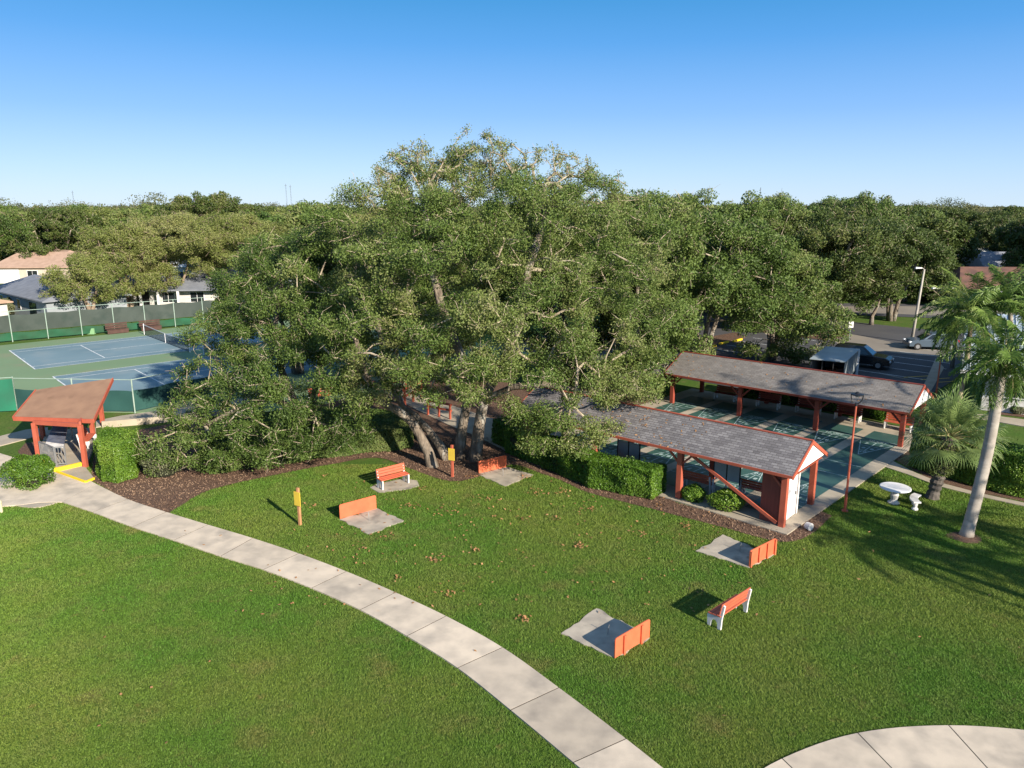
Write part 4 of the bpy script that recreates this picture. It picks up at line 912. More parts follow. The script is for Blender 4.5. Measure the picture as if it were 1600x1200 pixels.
y1=at(62,723);y2=at(88,738);y3=at(131,728); m=MB(); m.beam(LL(y1)+[0,0,.10],LL(y2)+[0,0,.10],.16,.22); m.beam(LL(y2)+[0,0,.11],LL(y3)+[0,0,.11],.16,.225); m.build('yellow_kerb','yellow',Ls)
m=MB(); y4=at(134,755);y5=at(147,749); m.beam(LL(y2)+[.05,-.05,.05],LL(y4)+[0,0,.055],.10,.10); m.beam(LL(y4)+[0,0,.05],LL(y5)+[0,0,.05],.10,.10); m.build('ramp_edge','yellow',Ls)
m=MB(); m.add([tuple(LL(at(88,738)+[0,0,.045])),tuple(LL(at(134,754)+[0,0,.045])),tuple(LL(at(147,748)+[0,0,.05])),tuple(LL(at(131,728)+[0,0,.05]))],[(0,1,2,3)]); m.build('ramp_apron','slab',Ls)
# guard rail
def rail(r,a,b,h=1.0,n=12,w=.05):
    a=np.array(a);b=np.array(b); m=MB(); m.beam(a+[0,0,h],b+[0,0,h],w,w); m.beam(a+[0,0,.12],b+[0,0,.12],w*.8,w*.8); m.build('rails','metal',r)
    for q in (a,b): m=MB(); m.box(q[0]-w/2,q[0]+w/2,q[1]-w/2,q[1]+w/2,0,h+.02); m.build('rail_post','metal',r)
    m=MB()
    for i in range(1,n): q=a+(b-a)*i/n; m.box(q[0]-.012,q[0]+.012,q[1]-.012,q[1]+.012,.12,h)
    m.build('balusters','metal',r)
o_=at(88,729,.16); gr_=empty('guard_rail',tuple(o_),0,'grey metal guard railing at the corner of the ramp','railing')
q1=at(65.5,719,.16)-o_; q3=at(104,727,.16)-o_; rail(gr_,q1,(0,0,0),1.0,13); rail(gr_,(0.03,0.03,0),q3,.98,3)
# long table with dark top under the roof
ta=at(93,660,.9);tb_=at(112,663,.9);tc_=at(100,694,.9);td=at(72,690,.9); o_=(ta+tb_+tc_+td)/4; r=empty('long_table',(o_[0],o_[1],0),0,'long table with a blue grey board top under the brown roof','table')
M['tabletop']=mat('blue_grey_top',(0.14,0.15,0.19),(0.07,0.08,0.12),3,.35,spec=.6)
of=np.array([o_[0],o_[1],0]); tt=MB(); tt.slabq(*[tuple(q-of+[0,0,z_]) for q,z_ in ((ta,.55),(td,0),(tc_,0),(tb_,.55))],.05); tt.build('table_top','tabletop',r)
e1=td+(td-ta)*.10-[0,0,.06]; e2=tc_+(tc_-tb_)*.10-[0,0,.06]; tt=MB(); tt.slabq(*[tuple(q-of) for q in (td-[0,0,.003],e1,e2,tc_-[0,0,.003])],.04); tt.build('painted_lit_end','castwhite',r)  # pale end piece: the light on the near end is put into its colour
for q,z_ in ((ta,1.38),(tb_,1.38),(tc_,.84),(td,.84)):
    q=(q-of)*.9; m=MB(); m.box(q[0]-.03,q[0]+.03,q[1]-.03,q[1]+.03,.16,z_); m.build('leg','metal',r)
p=at(141,700); bench('red slatted bench turned sideways under the right edge of the brown roof',p[0],p[1],R(105),z=.16,slat='slatred')
# ------------------------------------------------------------------ tennis fences, nets, benches
M['screen']=mat('dark_green_windscreen',(0.040,0.052,0.045),(0.052,0.066,0.057),.35,.8,.3,3,c3=(0.03,0.045,0.038),s3=.9)
M['greenscreen']=mat('green_windscreen',(0.015,0.16,0.09),(0.02,0.11,0.065),.5,.8,.3,3)
M['lowscreen']=mat('deep_green_windscreen',(0.012,0.085,0.040),(0.02,0.06,0.03),.5,.8,.3,3)
M['tealscreen']=mat('teal_windscreen',(0.022,0.075,0.065),(0.015,0.05,0.048),.4,.8,.3,3)
def fence(label,pts,h,screens,group=None,post_every=3.05,mid=False):
    """screens: (z0,z1,material) strips hung between pts"""
    o0=np.array([pts[0][0],pts[0][1],0]); r=empty('tennis_fence',tuple(o0),0,label,'fence',group)
    Pp=[np.array([p[0],p[1],0])-o0 for p in pts]; m=MB()
    for a,b in zip(Pp[:-1],Pp[1:]):
        L_=np.linalg.norm(b-a); k=max(1,int(round(L_/post_every)))
        for i in range(k+1):
            if i==0 and not np.allclose(a,Pp[0]): continue
            q=a+(b-a)*i/k; pm_=MB(); pm_.cyl(q+[0,0,-.1],q+[0,0,h+.05],.045,.045,8); pm_.build('post','galv',r)
        m.cyl(a+[0,0,h],b+[0,0,h],.028,.028,6)
        if mid: m.cyl(a+[0,0,h*.5],b+[0,0,h*.5],.024,.024,6)
    m.build('rails','galv',r)
    for z0,z1,mt in screens:
        s=MB()
        for a,b in zip(Pp[:-1],Pp[1:]):
            d=b-a; L_=np.linalg.norm(d); d/=L_; nn=np.array([-d[1],d[0],0]); k=max(2,int(L_/.35)); base=len(s.v); rows=6
            for i in range(k+1):
                for j in range(rows):
                    t=i/k; zf=j/(rows-1); sagz=.10*math.sin(t*L_/3.05*math.pi)**2
                    off=.05+.035*math.sin(t*L_*2.1+j*.8)+.03*math.sin(t*L_*5.3-j)
                    s.v.append(tuple(a+d*L_*t+nn*off*(1 if True else 0)+[0,0,z0+(z1-z0-(sagz))*zf]))
            for i in range(k):
                for j in range(rows-1):
                    q=base+i*rows+j; s.f.append((q,q+rows,q+rows+1,q+1)); s.t.append(1)
        s.build('windscreen',mt,r,smooth=True)
    return r
fa=at(20,534)[:2]; fb=at(280,510)[:2]; fd=unit(fb-fa)
fence('long far tennis fence hung with a dark windscreen, grey houses behind it',[fa-fd*9,fa+fd*42],2.95,[(.95,2.6,'screen'),(.12,.9,'lowscreen')])
nf=[at(27,642)[:2],at(118,643.5)[:2],at(211,645)[:2]]
fence('near tennis fence with teal windscreen behind the brown roofed shelter',[nf[0],nf[1],nf[2],at(285,628)[:2],at(420,600)[:2]],2.15,[(.1,1.45,'tealscreen')],mid=False)
fence('bright green screened fence at the left edge of the photo',[nf[0],tuple(np.array(nf[0])+np.array([-2.2,-.6])),tuple(np.array(nf[0])+np.array([-7.5,1.2]))],2.2,[(.05,2.12,'greenscreen')],post_every=2.5)
fence('fence crossing behind the far left corner of the tennis surround',[tuple(tc(-9,14.4)),tuple(tc(-9,-3))],2.95,[(.3,2.5,'greenscreen')])
def net(ox,oy,label):
    a=tc(ox+11.885,oy-.914); b=tc(ox+11.885,oy+10.97+.914); o0=np.array([a[0],a[1],.03]); r=empty('tennis_net',tuple(o0),0,label,'tennis net','tennis nets')
    A_=np.zeros(3); B_=np.array([b[0]-a[0],b[1]-a[1],0]); mid=(A_+B_)/2
    for q in (A_,B_): m=MB(); m.cyl(q,q+[0,0,1.12],.05,.05,8); m.build('net_post','white',r)
    d=unit(B_); m=MB(); n2=unit(np.array([-d[1],d[0],0]))
    prof=[(0,1.05),(.25,.97),(.5,.914),(.75,.97),(1,1.05)]
    for i in range(4):
        p=A_+B_*prof[i][0];q=A_+B_*prof[i+1][0]; m.beam(p+[0,0,prof[i][1]-.03],q+[0,0,prof[i+1][1]-.03],.02,.06)
    m.build('net_tape','white',r)
    # mesh threads
    P=[];Q=[]
    L_=np.linalg.norm(B_)
    for i in range(int(L_/.13)):
        t=i*.13/L_; zt=np.interp(t,[x[0] for x in prof],[x[1] for x in prof]); P.append(B_*t+[0,0,.03]);Q.append(B_*t+[0,0,zt-.05])
    for k in range(7): 
        for i in range(4): P.append(B_*prof[i][0]+[0,0,.03+(prof[i][1]-.05)*k/7]);Q.append(B_*prof[i+1][0]+[0,0,.03+(prof[i+1][1]-.05)*k/7])
    P=np.array(P);Q=np.array(Q); V,Fq=prisms(P,Q,np.full(len(P),.012),np.full(len(P),.012),3); bigmesh('net_mesh',V,Fq,'black',None,r)
    m=MB(); m.box(mid[0]-.03,mid[0]+.03,mid[1]-.03,mid[1]+.03,0,.9); m.build('centre_strap','white',r)
net(0,0,'tennis net on the far blue court with its white post showing'); net(C2[0],C2[1],'tennis net on the near blue court behind the oak branches')
M['boxbrown']=mat('dark_brown_boards',(0.085,0.045,0.035),(0.06,0.032,0.026),3,.8)
for i,(px_,lb) in enumerate(((184,'dark brown slatted court bench left of the net post'),(236,'dark brown slatted court bench right of the net post'))):
    p=at(px_,521-.09*(px_-184)); r=empty('court_bench',(p[0],p[1],.02),TA,lb,'bench','brown benches beside the tennis net')
    for x in (-.8,.8): MB().box(x-.04,x+.04,-.3,.28,0,.42).build('leg','boxbrown',r)
    m=MB(); [m.box(-1.05,1.05,-.3+i_*.15,-.18+i_*.15,.42,.46) for i_ in range(4)]; m.build('seat','boxbrown',r)
    m=MB(); [m.box(-1.05,1.05,.27,.31,.5+i_*.2,.66+i_*.2) for i_ in range(3)]; m.build('backrest','boxbrown',r)
    m=MB(); m.box(-1.0,1.0,-.31,-.27,.05,.40); m.build('front_panel','boxbrown',r)
p=at(141,522); o=MB().box(p[0]-.5,p[0]+.5,p[1]-.25,p[1]+.25,0,.62).build('bin_box',mat('pale_green_box',(.2,.36,.18)),bevel=.03); tag(o,'pale green storage box at the foot of the far tennis fence','storage box')
# ------------------------------------------------------------------ vehicles
M['glass']=mat('tinted_glass',(0.015,0.018,0.022),None,rough=.08,spec=.8); M['tyre']=mat('tyre_rubber',(0.02,0.02,0.02),None,rough=.8); M['rim']=mat('alloy_rim',(0.45,0.46,0.48),None,rough=.3,metal=.7)
M['lightred']=mat('tail_lamp_red',(0.4,0.02,0.02),None,rough=.3); M['lightwhite']=mat('headlamp_clear',(0.7,0.72,0.75),None,rough=.15)
def car(label,x,y,rz,paint,kind='suv',group=None,catg='car'):
    L_=4.6;W_=1.84; r=empty('parked_car',(x,y,.015),rz,label,catg,group)
    if kind=='suv': body=[(-2.25,.35),(-2.3,.75),(-2.22,1.05),(-1.3,1.12),(.95,1.08),(1.9,.98),(2.25,.82),(2.3,.38)]; cab=[(-2.15,1.05),(-1.92,1.68),(-1.2,1.76),(.15,1.74),(1.0,1.07)]
    elif kind=='pickup': body=[(-2.75,.5),(-2.75,1.12),(-.75,1.14),(1.1,1.14),(2.4,1.06),(2.65,.9),(2.68,.45)]; cab=[(-.85,1.12),(-.72,1.82),(.35,1.84),(1.2,1.12)]
    else: body=[(-2.05,.3),(-2.12,.7),(-2.0,.98),(.95,.96),(1.9,.82),(2.15,.62),(2.15,.3)]; cab=[(-1.98,.96),(-1.6,1.44),(-.7,1.53),(.2,1.48),(1.05,.95)]
    def loft(prof,w0,w1,zlo,zhi,name,m,shrink=0):
        n=len(prof); v=[];f=[]
        for s in (-1,1):
            for (a,z) in prof:
                t=(z-zlo)/(zhi-zlo); w=(w0+(w1-w0)*t)/2; v.append((a,s*w,z))
        f=[tuple(range(n)),tuple(range(2*n-1,n-1,-1))]+[(i,i+n,(i+1)%n+n,(i+1)%n) for i in range(n)]
        m_=MB(); m_.add(v,f); return m_.build(name,m,r,bevel=.05 if not shrink else .01)
    loft(body,W_,W_*.93,.3,1.1,'body',paint); zt=max(z for a,z in cab); zb=min(z for a,z in cab)
    loft(cab,W_*.93,W_*.70,zb,zt,'cabin',paint)
    gl=[(a*1.0+(.02 if a>0 else -.02),z) for a,z in cab]; 
    # side windows and screens, set proud of the cabin
    n=len(cab); c0=np.array(cab)
    inner=[(cab[0][0]+.30,zb+.06),(cab[1][0]+.22,zt-.14),(cab[-2][0]-.02,zt-.12),(cab[-1][0]-.34,zb+.06)]
    for s in (-1,1):
        m=MB(); v=[]
        for (a,z) in inner:
            w=(W_*.93+(W_*.70-W_*.93)*(z-zb)/(zt-zb))/2+.008; v.append((a,s*w,z))
        m.add(v,[(0,1,2,3) if s<0 else (3,2,1,0)]); m.build('side_window','glass',r)
    for (p,q,nm) in ((cab[-1],cab[-2],'windscreen'),(cab[0],cab[1],'rear_window')):
        sg=1 if nm=='windscreen' else -1; m=MB(); v=[]
        for t,ww in ((.1,.86),(.9,.68)):
            a=p[0]+(q[0]-p[0])*t+sg*.015; z=p[1]+(q[1]-p[1])*t+.01; w=W_*(.90+(.66-.90)*t)/2*.94
            v+= [(a,-w,z),(a,w,z)]
        m.add(v,[(0,1,3,2)]); m.build(nm,'glass',r)
    wr=.36 if kind!='car' else .32
    for a in (-1.38 if kind!='pickup' else -1.7,1.42 if kind!='pickup' else 1.65):
        for s in (-1,1):
            w=MB(); w.cyl((a,s*(W_/2-.2),wr),(a,s*(W_/2+.02),wr),wr,wr,18); wo=w.build('wheel','tyre',r,bevel=.03)
            w=MB(); w.cyl((a,s*(W_/2-.02),wr),(a,s*(W_/2+.03),wr),wr*.62,wr*.55,10); w.build('rim','rim',wo)
    xe=body[-1][0]; xb=body[0][0]
    for s in (-1,1):
        m=MB(); m.box(xe-.22,xe-.0,s*.72-.16,s*.72+.16,.62,.78); m.build('headlight','lightwhite',r,bevel=.02)
        m=MB(); m.box(xb-.045,xb+.1,s*.78-.09,s*.78+.09,.78,.98); m.build('tail_light','lightred',r,bevel=.02)
    return r
M['carblack']=mat('black_car_paint',(0.012,0.014,0.016),None,rough=.2,spec=.6); M['carblue']=mat('grey_blue_car_paint',(0.075,0.105,0.14),None,rough=.3,metal=.2,spec=.5); M['carsilver']=mat('silver_car_paint',(0.42,0.44,0.46),None,rough=.3,metal=.3)
p=at(1349,574); car('black sport utility vehicle parked just behind the grey trailer box',p[0],p[1]+.5,R(-35),'carblack','suv')
p=at(1453,545); car('blue grey hatchback at the end of the driveway beside the street lamp',p[0],p[1],R(172),'carblue','car')
p=aty(40,445,118); car('silver pickup truck parked in front of the tan roofed house',p[0],118,R(-60),'carsilver','pickup',catg='pickup truck')
# grey enclosed trailer
z2=2.05; a=at(1267,560,z2);b_=at(1321,565,z2);c_=at(1342,547,z2); o_=a.copy(); r=empty('box_trailer',(a[0],a[1],.015),0,'grey box trailer with an open side and pale roof by the far shelter','trailer')
e1=(b_-a)[:2]; e2=(c_-b_)[:2]
M['trailer']=mat('grey_trailer_panel',(0.34,0.38,0.40),(0.28,0.32,0.34),.8,.45,.2,8)
M['trailerside']=mat('ribbed_grey_panel',(0.22,0.25,0.26),(0.16,0.18,0.19),3,.6,stretch=(8,8,.2))
def tq(u,v,z): q=e1*u+e2*v; return (q[0],q[1],z)
MB().slabq(tq(-.02,-.03,z2),tq(1.02,-.03,z2),tq(1.02,1.02,z2+.06),tq(-.02,1.02,z2+.06),.06).build('roof','trailer',r)
m=MB(); [m.slabq(tq(u0,v0,z2-.06),tq(u1,v0,z2-.06),tq(u1,v1,z2-.0),tq(u0,v1,z2-.0),z2-.45) for u0,u1,v0,v1 in ((.985,1,0,1),(0,.015,0,1),(0.015,.985,.97,1))]; m.build('walls','trailerside',r)
m=MB(); m.slabq(tq(0,0,.5),tq(1,0,.5),tq(1,.97,.5),tq(0,.97,.5),.1); m.build('floor','dark',r)  # floor coloured near-black for the dim inside of the trailer
q=tq(1.0,0.98,0); m=MB(); m.box(q[0]-.08,q[0]+.1,q[1]-.08,q[1]+.1,.05,z2+.02); m.build('corner_post','white',r)
for u in (.02,.34,.66,.98): q=tq(u,.005,0); m=MB(); m.box(q[0]-.03,q[0]+.03,q[1]-.03,q[1]+.03,.4,z2-.07); m.build('post','black',r)
for u in (.35,.6):
    for v in (.02,.98): q=np.array(tq(u,v,.33)); nrm=np.append(unit(e2),0); w=MB(); w.cyl(q-nrm*.1,q+nrm*.1,.32,.32,14); w.build('wheel','tyre',r)
for i,(u,c) in enumerate(((.2,(.5,.4,.35)),(.5,(.35,.08,.05)),(.75,(.2,.12,.1)))):
    q=tq(u,.35,0); o=MB().box(a[0]+q[0]-.35,a[0]+q[0]+.35,a[1]+q[1]-.25,a[1]+q[1]+.25,.52,.52+.35+.15*i).build('crate',mat('crate_%d'%i,c,rough=.8),bevel=.02)
    tag(o,['pale crate inside the left end of the grey trailer','dull red crate in the middle of the grey trailer','brown crate inside the right end of the grey trailer'][i],'crate','crates inside the trailer')
# wheel stops
for i,(x,y) in enumerate(((1075,529),(1091,549),(1111,544),(1131,538),(1152,534))):
    p=at(x,y); ang=math.atan2(V2[1],V2[0]); o=MB().box(-.85,.85,-.11,.11,0,.18).build('wheel_stop','yellow',bevel=.04); o.location=(p[0],p[1],.06); o.rotation_euler=(0,0,ang)
    tag(o,['yellow wheel stop farthest back, half under the oak branches','yellow wheel stop nearest the grey roof ridge','long yellow wheel stop, second out from the roof ridge','yellow wheel stop third out from the roof ridge','yellow wheel stop at the outer end of the row'][i],'wheel stop','yellow wheel stops')
# street sign by the drive
p=at(1327,530); r=empty('street_sign',(p[0],p[1],0),R(20),'small white sign on a pole at the planted island','sign'); MB().cyl((0,0,0),(0,0,1.9),.03,.03,6).build('pole','galv',r); MB().box(-.3,.3,-.05,-.035,1.15,1.75).build('board','castwhite',r)
# ------------------------------------------------------------------ things in the shade under the oak
def picnic(label,x,y,rz):
    r=empty('picnic_table',(x,y,.01),rz,label,'picnic table','red picnic tables in the oak shade')
    m=MB(); [m.box(-.95,.95,-.36+i*.15,-.23+i*.15,.72,.76) for i in range(5)]; m.build('table_top','slatred',r)
    for s in (-1,1):
        m=MB(); [m.box(-.95,.95,s*.72-.13+j*.14,s*.72-.01+j*.14,.43,.46) for j in range(2)]; m.build('seat','slatred',r)
        m=MB(); m.beam((s*.65,-.7,0),(s*.65,-.2,.72),.06,.1); m.beam((s*.65,.7,0),(s*.65,.2,.72),.06,.1); m.beam((s*.65,-.75,.4),(s*.65,.75,.4),.06,.1); m.build('leg','slatred',r)
p=at(618,603); picnic('red picnic table in dappled shade left of the grey path',p[0],p[1],R(20))
p=at(560,605); picnic('red picnic table farther left, almost hidden by oak leaves',p[0],p[1],R(35))
p=at(500,628); bench('bench glimpsed through the low oak branches beside the tan path',p[0],p[1],R(15))
p=at(686,652); r=empty('timber_rail',(p[0],p[1],0),R(-35),'short red timber handrail beside the shaded grey path','railing')
for x in (-.9,0,.9): MB().box(x-.05,x+.05,-.05,.05,0,1.0).build('post','red',r)
m=MB(); m.box(-.98,.98,.052,.09,.85,1.0); m.box(-.98,.98,.052,.09,.5,.62); m.build('rails','red',r)
p=at(646,628); r=empty('timber_rail',(p[0],p[1],0),R(70),'red timber fence end rising behind the picnic table','railing')
for x in (-1.2,0,1.2): MB().box(x-.06,x+.06,-.06,.06,0,1.25).build('post','red',r)
m=MB(); m.box(-1.3,1.3,.062,.1,1.0,1.2); m.box(-1.3,1.3,.062,.1,.55,.72); m.build('rails','red',r)
p=at(2,800); o=MB().lathe([(.07,-.05),(.07,.4),(.085,.42),(.08,.5),(.02,.53)],tuple(p),12).build('bollard','walltan_'); tag(o,'short cream bollard light at the left edge of the photo','bollard')
p=at(1259,826); o=MB(); o.lathe([(.13,0),(.15,.03),(.16,.24),(.13,.25)],n=14); o=o.build('paint_can','castwhite'); o.location=(p[0],p[1],.16); o.rotation_euler=(R(90),0,R(30)); tag(o,'white can lying on its side by the shelter corner','can')
# ------------------------------------------------------------------ HEDGES AND BUSHES
hf=[at(790,708),at(846,731),at(920,763),at(1016,782)]; hb=V2*1.25
fr=[tuple(q[:2]) for q in hf]; bk_=[tuple(np.array(q)+hb) for q in fr[::-1]]
hedge('clipped_hedge','clipped green hedge running from the oak to the near shelter post',fr+bk_,1.38,21,1900,.085,.05)
lh=[at(154,754)[:2],at(182,756)[:2],at(216,748)[:2]]; 
hedge('clipped_hedge','tall boxy light green hedge at the corner of the yellow ramp',[tuple(at(152,745)[:2]),tuple(at(160,754)[:2]),tuple(at(184,757)[:2]),tuple(at(215,748)[:2]),tuple(at(222,722)[:2]),tuple(at(170,716)[:2])],1.75,22,1700,.08,.045,mat_='hedge')
rh=[tuple(at(1418,730)[:2]),tuple(at(1475,747)[:2]),tuple(at(1535,765)[:2]),tuple(at(1640,789)[:2])]; rb=[tuple(np.array(q)+V2*1.9) for q in rh[::-1]]
hedge('clipped_hedge','thick dark green hedge behind the leaning palm trunk',rh+rb,1.95,23,1300,.10,.06)
fh=[tuple(loc2w(FS,FR,x,y)[:2]) for x,y in ((-7.0,4.9),(5.2,4.9),(5.2,6.2),(-7.0,6.2))]
hedge('clipped_hedge','loose leafy hedge standing along the back of the far shelter',fh,1.45,24,800,.11,.07)
bh=[tuple(at(x,y)[:2]) for x,y in ((330,742),(437,727),(520,715),(592,707),(640,702),(655,676),(600,668),(520,664),(330,680))]
hedge('vine_thicket','bright green vines and low shrubs beneath the left oak branches',bh,1.15,25,1100,.10,.06,mat_='bright',catg='shrubs')
h2=[tuple(at(x,y)[:2]) for x,y in ((770,690),(812,718),(850,700),(815,676))]
hedge('clipped_hedge','dark glossy shrub block between the trunks and the clipped hedge',h2,1.3,26,1300,.10,.06)
p=at(50,757); bush('round_bush','rounded light green bush in a bed beside the walk, in front of the shelter',p[0],p[1],1.0,.85,1.28,31,10000,.095,.05,boxy=1,rz=R(-10))
p=at(1084,783); bush('round_bush','smaller of the two round bushes below the shelter brace',p[0],p[1],.52,.5,.72,32,3200,.08,.05,group='round bushes by the shelter')
p=at(1135,796); bush('round_bush','larger of the two round bushes below the shelter brace',p[0],p[1],.78,.6,.85,33,4800,.08,.05,group='round bushes by the shelter')
for i,(x,y,rx,h,mt,lb) in enumerate(((255,742,1.0,1.3,'sage','sage green drooping shrub right of the boxy hedge'),(330,728,.9,1.0,'bright','leafy low shrub in the mulch beneath the left oak'),(1560,640,.5,.6,'bright','small reddish bedding shrub at the building wall'),(1590,646,.5,.5,'sage','small grey bedding shrub at the building wall'),(10,492,1.8,1.9,'sage','flowering pale shrub behind the far tennis fence'),(1180,519,1.2,1.0,'oakdark','dark shrub on the planted island beside the lot'),(1340,470,2.5,2.0,'oakdark','dark shrub at the far edge of the street lawn'),(1420,462,3.5,3.4,'oakdark','large dark shrub mass beyond the sunny far lawn'),(1395,460,3.0,3.0,'olive','olive shrub behind the pale street lamp'),(1468,470,4,4.2,'oakdark','dark shrub behind the second street lamp'))):
    p=at(x,y); bush('shrub',lb,p[0],p[1],rx,rx*.8,h,40+i,3600 if rx<2 else 8000,.10 if rx<1.3 else .22,.06 if rx<1.3 else .12,m=mt,catg='shrub')
# ------------------------------------------------------------------ BUILDINGS
M['wallwhite']=mat('white_stucco',(0.50,0.48,0.45),(0.44,0.42,0.40),.8,.9); M['wallgrey']=mat('grey_stucco',(0.27,0.29,0.31),(0.23,0.25,0.27),.8,.9)
M['walltan']=mat('tan_stucco',(0.50,0.42,0.34),(0.44,0.36,0.29),.8,.9); M['wallpale']=mat('pale_grey_stucco',(0.42,0.44,0.47),(0.37,0.39,0.42),.8,.85)
M['rooftan']=mat('tan_shingle',(0.40,0.27,0.20),(0.33,0.22,0.16),1.2,.95); M['roofgrey']=mat('grey_house_shingle',(0.20,0.21,0.235),(0.155,0.165,0.19),1.2,.95)
M['rooftile']=mat('brown_tile',(0.17,0.085,0.06),(0.10,0.055,0.045),.8,.9); M['roofwhite']=mat('white_roof',(0.6,0.62,0.62),(0.5,0.52,0.53),1,.8)
def house(label,org,rz,L_,D,wh,rh,wall,roof,wins=(),hip=2.5,over=.5,name='house',extra=None,doors=()):
    """local x along the front, y to the back, front at y=0; windows given as (x0,x1,z0,z1) on the front, or on the left end if x0<0"""
    r=empty(name,(org[0],org[1],0),rz,label,'house' if name=='house' else 'building')
    MB().box(0,L_,0,D,0,wh).build('wall',wall,r)
    e=over; m=MB(); A=(-e,-e,wh);B=(L_+e,-e,wh);C_=(L_+e,D+e,wh);D_=(-e,D+e,wh); P_=(hip-e if hip else -e,D/2,rh);Q_=(L_-hip+e if hip else L_+e,D/2,rh)
    th=.14
    v=[A,B,C_,D_,P_,Q_]+[(x,y,z-th) for x,y,z in (A,B,C_,D_)]
    m.add(v,[(0,1,5,4),(2,3,4,5),(1,2,5),(3,0,4),(0,6,7,1),(1,7,8,2),(2,8,9,3),(3,9,6,0),(9,8,7,6)]); m.build('roof',roof,r)
    for (x0,x1,z0,z1) in wins:
        if x0>=0:
            f=MB(); f.box(x0-.08,x1+.08,-.05,-.002,z0-.08,z1+.08); w=f.build('window','white',r); g=MB(); g.box(x0,(x0+x1)/2-.03,-.07,-.052,z0,z1); g.box((x0+x1)/2+.03,x1,-.07,-.052,z0,z1); g.build('pane','glass',w)
    for (x0,x1,z1,mt) in doors: MB().box(x0,x1,-.06,-.003,0,z1).build('door',mt,r)
    return r
RU=R(-41.5)
house('long grey building with a grey roof just behind the far tennis fence',(-65.5,95.5),RU,19,8.5,2.65,4.3,'wallgrey','roofgrey',[(9.2,10.1,1.0,2.1),(3.0,3.8,.9,2.1)],doors=[(13.4,15.6,2.1,'glass'),(5.6,6.4,2.1,'glass')])
house('white walled house with a tan roof and garage at the far left',(-88,129),R(4),15.5,10,2.7,5.0,'walltan','rooftan',[(5.6,7.2,.9,2.1),(9.4,11.0,.9,2.1)],doors=[(.4,4.2,2.3,'white')])
house('tan roofed house standing behind the other tan roof at far left',(-92,141),RU,16,10,2.8,5.2,'wallwhite','rooftan')
house('white gable end cut off by the left edge of the photo',(-66,82.5),R(-35),6.5,7,2.4,3.5,'wallwhite','rooftan',hip=0)
hcol=house('low pale house with a white columned porch behind the tan tree trunks',(-50.5,95.0),R(8),13,9,2.55,4.2,'wallwhite','roofgrey',[(6.2,7.6,.9,2.1),(9.6,11.2,.9,2.1)],over=1.3,doors=[(1.0,2.6,2.2,'dark'),(3.2,4.6,2.2,'dark')])  # the dark doors are flat panels painted as shaded porch openings
for x in (.1,1.9,3.9,6.0,8.4): MB().box(x-.13,x+.13,-1.25,-.99,0,2.41).build('column','white',hcol)
house('blue grey house half hidden right of the tan trunks',(-45,112),R(-10),14,9,2.8,4.6,'wallgrey','roofgrey',[(3,4.6,.9,2.1)],doors=[(6,6.9,2.1,'rooftile')])
house('white house beyond the trees glimpsed above the columned porch',(-58,128),R(-5),9,8,3,4.9,'wallwhite','roofwhite',[(2,3.2,1,2.1)])
house('blue grey roofed house with white walls at the upper right',(79,127),R(-3),24,9,2.7,5.2,'wallwhite','roofgrey',[(1.5,4.2,.6,2.1),(5.6,7.0,.6,2.1),(9,12,.6,2.1)],hip=1)
house('white roofed house at the edge of the trees at the upper right',(87,146),R(25),10,9,3,5.6,'wallwhite','roofwhite',[(2,4,.8,2.1)],hip=1.5)
house('brown tile roofed house above the palm fronds at right',(57,96),R(-4),17,10,2.75,5.0,'wallpale','rooftile',[(2,3.6,.9,2.1),(7,8.8,.9,2.1)])
# clubhouse at the right edge, pale ribbed metal roof
M['metalroof']=shingles('ribbed_metal_roof',(0.36,0.43,0.52),(0.33,0.40,0.49),(0.20,0.25,0.32),.42,80.0)
e0=at(1532,640)[:2]; cb=empty('clubhouse',(e0[0],e0[1],0),R(-30),'pale building with a ribbed blue grey metal roof at the right edge','building')
MB().box(0,26,0,16,0,2.75).build('wall','wallpale',cb)
MB().box(-.01,26.01,-.06,-.003,0,.85).build('plinth','castwhite',cb)
m=MB(); m.slabq((-1.4,-1.2,2.7),(27,-1.2,2.7),(27,8,5.3),(-1.4,8,5.3),.12); m.slabq((-1.4,8.001,5.3),(27,8.001,5.3),(27,17.2,2.7),(-1.4,17.2,2.7),.12); m.build('roof','metalroof',cb)
m=MB(); m.box(-1.43,27,-1.26,-1.205,2.5,2.73); m.build('fascia','white',cb)
m=MB()
for i in range(66): x=-1.35+i*.43; m.beam((x,-1.19,2.725),(x,7.98,5.325),.04,.05)
m.build('roof_ribs','metalroof2' if 'metalroof2' in M else 'roofwhite',cb)
for x in (1.2,3.2,5.2,8.2,10.2):
    f=MB(); f.box(x-.08,x+1.5,-.11,-.062,.95,2.3); w=f.build('window','white',cb); g=MB(); g.box(x,x+.66,-.125,-.112,1.03,2.22); g.box(x+.76,x+1.42,-.125,-.112,1.03,2.22); g.build('pane','glass',w)
